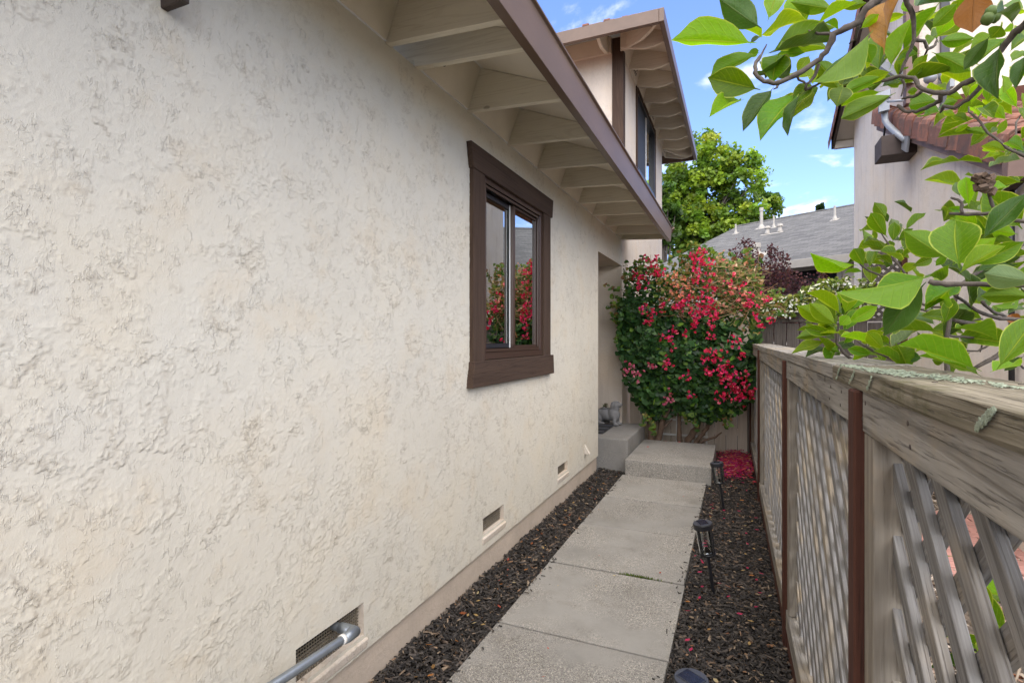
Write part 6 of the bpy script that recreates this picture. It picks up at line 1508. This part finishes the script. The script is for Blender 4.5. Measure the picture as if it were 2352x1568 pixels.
o = j_(leaf_cloud('blossoms', P, rand_dirs(n), nrm(rng.normal(0, .5, (n, 3)) + np.array([0, -1, .5])), rng.uniform(.018, .03, n), 1.1, pick([(.80, .80, .70), (.75, .76, .58), (.82, .82, .76)], [2, 1, 2], n, .06), M['petal'], js, PET)); o['kind'] = 'stuff'

# ---- purple leaved shrub
ps = empty('purple_shrub', (.36, 9.1, -.06)); tag(ps, 'dark purple leaved shrub rising in front of the grey roof', 'shrub')
def p_(o): o.matrix_parent_inverse = Matrix.Translation((-.36, -9.1, .06)); return o
PP, AA = [], []; tips = [(-.05, 2.93), (.06, 3.02), (.18, 2.98), (.27, 2.80), (-.2, 2.68), (.45, 2.92), (.52, 2.86), (.60, 2.72), (.72, 2.60), (.82, 2.50), (.95, 2.42), (.36, 2.66), (-.30, 2.5), (1.02, 2.30), (.66, 2.5), (.3, 2.55), (.1, 2.7), (.85, 2.35), (.5, 2.6), (.9, 2.2), (1.12, 2.42), (1.2, 2.55)]
for (txx, tzz) in tips:
    b0 = Vector((.4 + random.uniform(-.08, .08), 9.1 + random.uniform(-.1, .1), 0)); t0 = Vector((txx, 9.1 + random.uniform(-.3, .3), tzz)); mid = b0.lerp(t0, .55) + Vector((0, 0, .25))
    pts = [((1 - u) ** 2) * b0 + 2 * u * (1 - u) * mid + u * u * t0 for u in [q_ / 8 for q_ in range(9)]]
    k = MB(); k.tube(pts, list(np.linspace(.014, .003, 9)), 5); p_(k.build('branch', M['bark_dark'], ps))
    dirn = np.array((pts[-1] - pts[-2]).normalized())
    for i in range(330):
        u = min(1.0, random.random() ** .6 * .62 + .38); c = ((1 - u) ** 2) * b0 + 2 * u * (1 - u) * mid + u * u * t0
        sp_ = .13 * (1.15 - u); PP.append(np.array(c) + rng.normal(0, sp_ + .015, 3)); AA.append(dirn + rng.normal(0, .7, 3))
P = np.array(PP); n = len(P); A_ = np.array(AA)
o = p_(leaf_cloud('foliage', P, A_, rand_dirs(n), rng.uniform(.018, .042, n), .7, pick([(.075, .035, .048), (.115, .048, .064), (.16, .065, .078), (.20, .10, .09)], [3, 3, 2, .7], n), M['leaf'], ps)); o['kind'] = 'stuff'

# ---- trees
def tree(name, label, base, lobes, nblob, per, leaf, cols, w, trunk_r, blob_r=.42, flat=1.0, limbs=14, low=.55):
    base = Vector(base); t = empty(name, base); tag(t, label, 'tree')
    inv = Matrix.Translation(-base); vol = np.array([r[0] * r[1] * r[2] for _, r in lobes]); B = []
    while len(B) < nblob:
        c, r_ = lobes[rng.choice(len(lobes), p=vol / vol.sum())]; d = rand_dirs(1)[0] * rng.uniform(.35, 1) ** .5
        B.append(np.array(c) + d * np.array(r_))
    B = np.array(B); top = np.array(max(lobes, key=lambda l: l[0][2])[0])
    br = rng.uniform(.6, 1.25, nblob) * blob_r
    k = MB(); zc = top[2]; pts = [base + Vector((0, 0, 0)), base + Vector((.03, .0, (zc - base.z) * .35)), base + Vector((top[0] - base.x, top[1] - base.y, 0)) * .5 + Vector((0, 0, (zc - base.z) * .75)), Vector(top) + Vector((0, 0, .6))]
    k.tube(pts, [trunk_r * 1.25, trunk_r, trunk_r * .6, trunk_r * .15], 10); o = k.build('trunk', M['bark'], t, smooth=True); o.matrix_parent_inverse = inv
    for i in rng.choice(nblob, min(limbs, nblob), replace=False):
        u = random.uniform(.35, .85); p0 = pts[1].lerp(pts[2], (u - .3) / .6) if u < .9 else pts[2]; p1 = Vector(B[i]); m_ = p0.lerp(p1, .5) + Vector((0, 0, .25))
        k = MB(); k.tube([p0, p0.lerp(m_, .5) + Vector((0, 0, .05)), m_, p1], [trunk_r * .42, trunk_r * .3, trunk_r * .2, trunk_r * .06], 6); o = k.build('limb', M['bark'], t, smooth=True); o.matrix_parent_inverse = inv
    n = nblob * per; bi = np.repeat(np.arange(nblob), per)
    P = B[bi] + rand_dirs(n) * (rng.uniform(0, 1, (n, 1)) ** .45) * br[bi][:, None] * np.array([1, 1, .75 * flat])
    cb = pick(cols, w, nblob, .22)[bi] * rng.uniform(.7, 1.3, (n, 1))
    o = leaf_cloud('crown', P, nrm(rng.normal(0, .6, (n, 3)) + np.array([0, -.1, -.25])), nrm(rng.normal(0, .55, (n, 3)) + np.array([0, -.25, .8])), rng.uniform(.6, 1.25, n) * leaf, .9, cb, M['leaf'], t)
    o.matrix_parent_inverse = inv; o['kind'] = 'stuff'
    return t
gc = [(.22, .33, .03), (.155, .26, .03), (.095, .175, .026), (.31, .40, .045)]
def far(c, k=1.45): return (c[0] * k, c[1] * k, 1.5 + (c[2] - 1.5) * k)
def farl(lobes, k=1.45): return [(far(c, k), tuple(x * k for x in r_)) for c, r_ in lobes]
tree('leafy_tree', 'large yellow green leafy tree behind the grey roof and the house wing', (-1.75, 27.8, -.06),
     farl([((-1.15, 19.1, 7.2), (1.1, 1.2, 1.5)), ((.0, 19.0, 6.8), (.90, .9, .95)), ((.55, 18.8, 5.6), (.68, .8, .72)), ((-1.3, 19.2, 5.2), (1.4, 1.2, 1.2)), ((-2.3, 19.4, 6.5), (1.0, 1.0, 1.4)), ((-.4, 19, 5.1), (1.2, .9, .8)), ((-1.5, 19, 4.1), (.9, .8, .5))]), 430, 85, .135, gc, [3, 4, 2.4, 1.2], .24, limbs=46, blob_r=.40)
tree('leafy_tree', 'darker green tree with a bare grey trunk close beside the house wing', (-3.1, 25.0, -.06),
     farl([((-2.2, 17.0, 5.4), (.55, .8, .9)), ((-2.4, 17.0, 6.3), (.5, .7, .7))]), 40, 110, .15, [(.06, .12, .02), (.10, .17, .025), (.035, .07, .015)], [3, 2, 2], .20, limbs=8, blob_r=.42)
def conifer(x, y, z, h, lb):
    t = empty('conifer', (x, y, -.06)); tag(t, lb, 'tree')
    k = MB(); k.tube([(0, 0, 0), (0, 0, z + h)], [.18, .03], 7); k.build('trunk', M['bark'], t)
    n = 3000; u = rng.uniform(0, 1, n); r_ = (1 - u) * 1.1 * rng.uniform(.2, 1, n) * (.6 + .4 * np.sin(u * 40)); a = rng.uniform(0, 6.283, n)
    P = np.stack([x * 0 + r_ * np.cos(a), r_ * np.sin(a), z - 1.5 + u * (h + 1.5)], 1)
    o = leaf_cloud('crown', P, np.stack([np.cos(a), np.sin(a), rng.normal(.1, .3, n)], 1), rand_dirs(n), rng.uniform(.12, .28, n), .5, pick([(.025, .055, .025), (.045, .085, .035)], [2, 1], n), M['leaf'], t); o['kind'] = 'stuff'
conifer(4.3, 35, 7.1, 2.1, 'small dark conifer tip showing above the grey roof ridge')
conifer(6.35, 35, 7.1, 3.2, 'dark conifer half hidden by the corner of the pale neighbour house')

# ---- magnolia
TR = Vector((1.12, 1.05, -.06))
mg = empty('magnolia_tree', TR); tag(mg, 'magnolia tree with large bright green leaves reaching over the lattice fence', 'tree')
INV = Matrix.Translation(-TR)
def g_(o): o.matrix_parent_inverse = INV; return o
k = MB(); k.tube([TR, TR + Vector((-.02, .02, .5)), TR + Vector((.0, .05, 1.2)), TR + Vector((.05, .1, 2.0)), TR + Vector((.02, .1, 2.9))], [.075, .06, .05, .04, .022], 12)
g_(k.build('trunk', M['bark'], mg, smooth=True))
def wiggly(pts, rad, per=3, amp=.35):
    P, Q = [], []
    for (a, ra), (b, rb) in zip(zip(pts[:-1], rad[:-1]), zip(pts[1:], rad[1:])):
        for i in range(per):
            t = i / per; r_ = ra + (rb - ra) * t
            P.append(a.lerp(b, t) + Vector((random.uniform(-1, 1), random.uniform(-1, 1), random.uniform(-1, 1))) * r_ * amp); Q.append(r_ * random.uniform(.88, 1.16))
    P.append(pts[-1]); Q.append(rad[-1] * .8); return P, Q
fwd = Vector((-math.sin(R(23.3)), math.cos(R(23.3)), 0)); rgt = Vector((math.cos(R(23.3)), math.sin(R(23.3)), 0))
for B in BRANCHES:
    pts = [Vector(p[:3]) for p in B]; rad = [p[3] for p in B]
    d = pts[0] - Vector((0, 0, 1.5)); zc_ = d.dot(fwd); u = d.dot(rgt) / zc_ * 1211 + 1176; v = 776 - d.z / zc_ * 1211
    pre = []
    if u > 2345: pre = [TR + Vector((0, .05, max(.6, pts[0].z - .15))), pts[0].lerp(TR + Vector((0, 0, pts[0].z)), .45) + Vector((0, 0, .0))]
    elif v < -20: pre = [TR + Vector((.03, .1, 2.55)), pts[0].lerp(TR + Vector((0, 0, 2.8)), .5) + Vector((0, 0, .25))]
    elif v > 1150: pre = [TR + Vector((0, .03, .55)), pts[0].lerp(TR + Vector((0, 0, .9)), .45)]
    if pre:
        pts = pre + pts; rad = [rad[0] * 1.4, rad[0] * 1.2] + rad
    P_, Q_ = wiggly(pts, rad)
    k = MB(); k.tube(P_, Q_, 9); g_(k.build('branch', M['bark'], mg, smooth=True))
k = MB()
for i in range(26):
    c = Vector((.483, 1.438, 1.835)) + Vector((random.gauss(0, .008), random.gauss(0, .008), random.gauss(0, .013))); d = Vector(rand_dirs(1)[0]) * .008
    k.obox(c, d, d.orthogonal().normalized() * .005, d.cross(d.orthogonal()).normalized() * .004)
g_(k.build('seed_pod', M['bark_dark'], mg))
for c, r_ in (((.4262, 1.2397, 2.0986), .011), ((.4202, 1.2371, 2.0863), .011), ((.432, 1.243, 2.090), .010)):
    k = MB(); k.lathe([(.002, -r_ * 1.1), (r_ * .8, -r_ * .6), (r_, 0), (r_ * .75, r_ * .7), (.002, r_ * 1.15)], c, 12); g_(k.build('bud', M['leaf_dark'], mg, smooth=True))

def leaf_mesh(name, m, arch, fold, wave, curl, seed):
    r_ = random.Random(seed); NU, NV = 6, 10; V, UV = [], []
    ph = r_.uniform(0, 6.28); skew = r_.uniform(-.06, .06); tipc = r_.uniform(-.05, .05)
    for j in range(NV + 1):
        v = j / NV; y = v
        t = max(0, (v - .09) / .91)
        wv = (math.sin(math.pi * t ** 1.0) ** .85) * (.94 + .12 * t) * .52 * (1 - .55 * max(0, (t - .72) / .28) ** 1.5) if 0 < t < 1 else 0
        wv = max(wv, .012 if v < .12 else .0)
        for i in range(NU + 1):
            u = (i / NU) * 2 - 1
            x = u * wv + skew * math.sin(math.pi * v) + tipc * v * v * 0
            z = arch * 4 * v * (1 - v) * .25 + fold * abs(u) * wv * 2 - curl * (u * u) * wv + wave * math.sin(v * 11 + ph + u * 1.5) * abs(u) * wv
            V.append((x, y, z)); UV.append((u, v, 0))
    F = [(j * (NU + 1) + i, j * (NU + 1) + i + 1, (j + 1) * (NU + 1) + i + 1, (j + 1) * (NU + 1) + i) for j in range(NV) for i in range(NU)]
    me = bpy.data.meshes.new(name); me.from_pydata(V, [], F); me.materials.append(m)
    a = me.attributes.new('luv', 'FLOAT_VECTOR', 'POINT'); a.data.foreach_set('vector', np.array(UV, np.float32).ravel())
    me.polygons.foreach_set('use_smooth', [True] * len(F)); me.update(); return me
KM = ['leaf_green', 'leaf_bright', 'leaf_dark', 'leaf_pale', 'leaf_brown']
LM = {kk: [leaf_mesh('leaf', M[kk], random.uniform(.06, .22), random.uniform(.08, .28), random.uniform(.05, .16), random.uniform(.0, .12), 100 * i + j) for j in range(5)] for i, kk in enumerate(KM)}
CAMP = Vector((0, 0, 1.5))
def add_leaf(b, t, W, roll, kind):
    L = (t - b).length; ey = (t - b).normalized(); view = ((b + t) / 2 - CAMP).normalized()
    best = None
    for s_ in (1, -1):
        ex = ey.cross(view).normalized(); ex = Matrix.Rotation(R(roll) * s_, 3, ey) @ ex; ez = ex.cross(ey).normalized()
        if ez.z < 0: ex, ez = -ex, -ez
        if best is None or ez.z > best[1].z: best = (ex, ez)
    ex, ez = best
    if random.random() < .12: ex, ez = -ex, -ez
    mt = Matrix((ex, ey, ez)).transposed().to_4x4(); mt.translation = b
    o = link('leaf', random.choice(LM[KM[kind]]), mg); o.matrix_parent_inverse = INV
    o.matrix_basis = mt @ Matrix.Diagonal((W * .90, L * 1.08, L * .95, 1))
    if kind == 4: o['label'] = 'dry brown leaf'
for ln in LEAVES.strip().splitlines():
    f = [float(x) for x in ln.split(',')]
    add_leaf(Vector(f[:3]), Vector(f[3:6]), f[6], f[7], int(f[8]))
rows = [[float(x) for x in ln.split(',')] for ln in LEAVES.strip().splitlines()]
for i in range(48):      # further leaves behind the front ones
    f = random.choice(rows); b = Vector(f[:3]); t = Vector(f[3:6]); L = (t - b).length
    if L < .05 or int(f[8]) == 4: continue
    out = (b - CAMP).normalized(); b2 = b + out * random.uniform(.04, .18) + Vector((random.gauss(0, .02), random.gauss(0, .02), random.gauss(0, .02)))
    d = ((t - b).normalized() + Vector((random.gauss(0, .6), random.gauss(0, .6), random.gauss(0, .6)))).normalized() * L * random.uniform(.7, 1.05)
    add_leaf(b2, b2 + d, L * .46, random.uniform(0, 50), random.choice((0, 0, 1, 1, 2)))
for i in range(44):      # lower leaves seen through the lattice
    p0 = TR + Vector((0, 0, random.uniform(.4, .9))); b = Vector((random.uniform(.42, .95), random.uniform(.75, 2.2), random.uniform(.45, 1.25)))
    if i % 4 == 0:
        P_, Q_ = wiggly([p0, p0.lerp(b, .55) + Vector((0, 0, .06)), b], [.009, .006, .003]); k = MB(); k.tube(P_, Q_, 6); g_(k.build('branch', M['bark'], mg, smooth=True))
    d = Vector((random.gauss(0, 1), random.gauss(0, 1), random.gauss(-.2, .5))).normalized() * random.uniform(.08, .14)
    add_leaf(b, b + d, d.length * .5, random.uniform(0, 60), random.choice((0, 0, 1, 2, 0)))

# deeper foliage filling the crown behind the leaves that can be told apart
VV, FF, LU, MI, base_ = [], [], [], [], 0
low = [f for f in rows if f[2] < 2.0 and int(f[8]) != 4 and f[0] > .22]; high = [f for f in rows if f[2] >= 1.95 and int(f[8]) != 4 and f[0] > .18]
for i in range(150):
    f = random.choice(low if i < 95 else high); b = Vector(f[:3]); L = random.uniform(.07, .13)
    out = (b - CAMP).normalized(); b = b + out * random.uniform(.10, .45) + Vector((random.gauss(0, .05), random.gauss(0, .05), random.gauss(0, .04)))
    if b.z < 1.36 and b.x < .5: continue
    ey = Vector((random.gauss(0, 1), random.gauss(0, 1), random.gauss(.2, .6))).normalized(); ez = (Vector((random.gauss(0, .5), random.gauss(-.4, .5), 1))).normalized(); ex = ey.cross(ez).normalized(); ez = ex.cross(ey)
    ki = random.choice((0, 0, 1, 2)); me_ = random.choice(LM[KM[ki]])
    mt = Matrix((ex, ey, ez)).transposed().to_4x4(); mt.translation = b; mt = mt @ Matrix.Diagonal((L * .44, L, L, 1))
    nv = len(me_.vertices); VV += [tuple(mt @ v.co) for v in me_.vertices]; FF += [tuple(base_ + q for q in pl.vertices) for pl in me_.polygons]
    LU += [tuple(d.vector) for d in me_.attributes['luv'].data]; MI += [ki] * len(me_.polygons); base_ += nv
me = bpy.data.meshes.new('foliage'); me.from_pydata(VV, [], FF)
for kk in KM[:3]: me.materials.append(M[kk])
me.polygons.foreach_set('material_index', MI); me.polygons.foreach_set('use_smooth', [True] * len(FF))
a = me.attributes.new('luv', 'FLOAT_VECTOR', 'POINT'); a.data.foreach_set('vector', np.array(LU, np.float32).ravel()); me.update()
g_(link('foliage', me, mg))['kind'] = 'stuff'
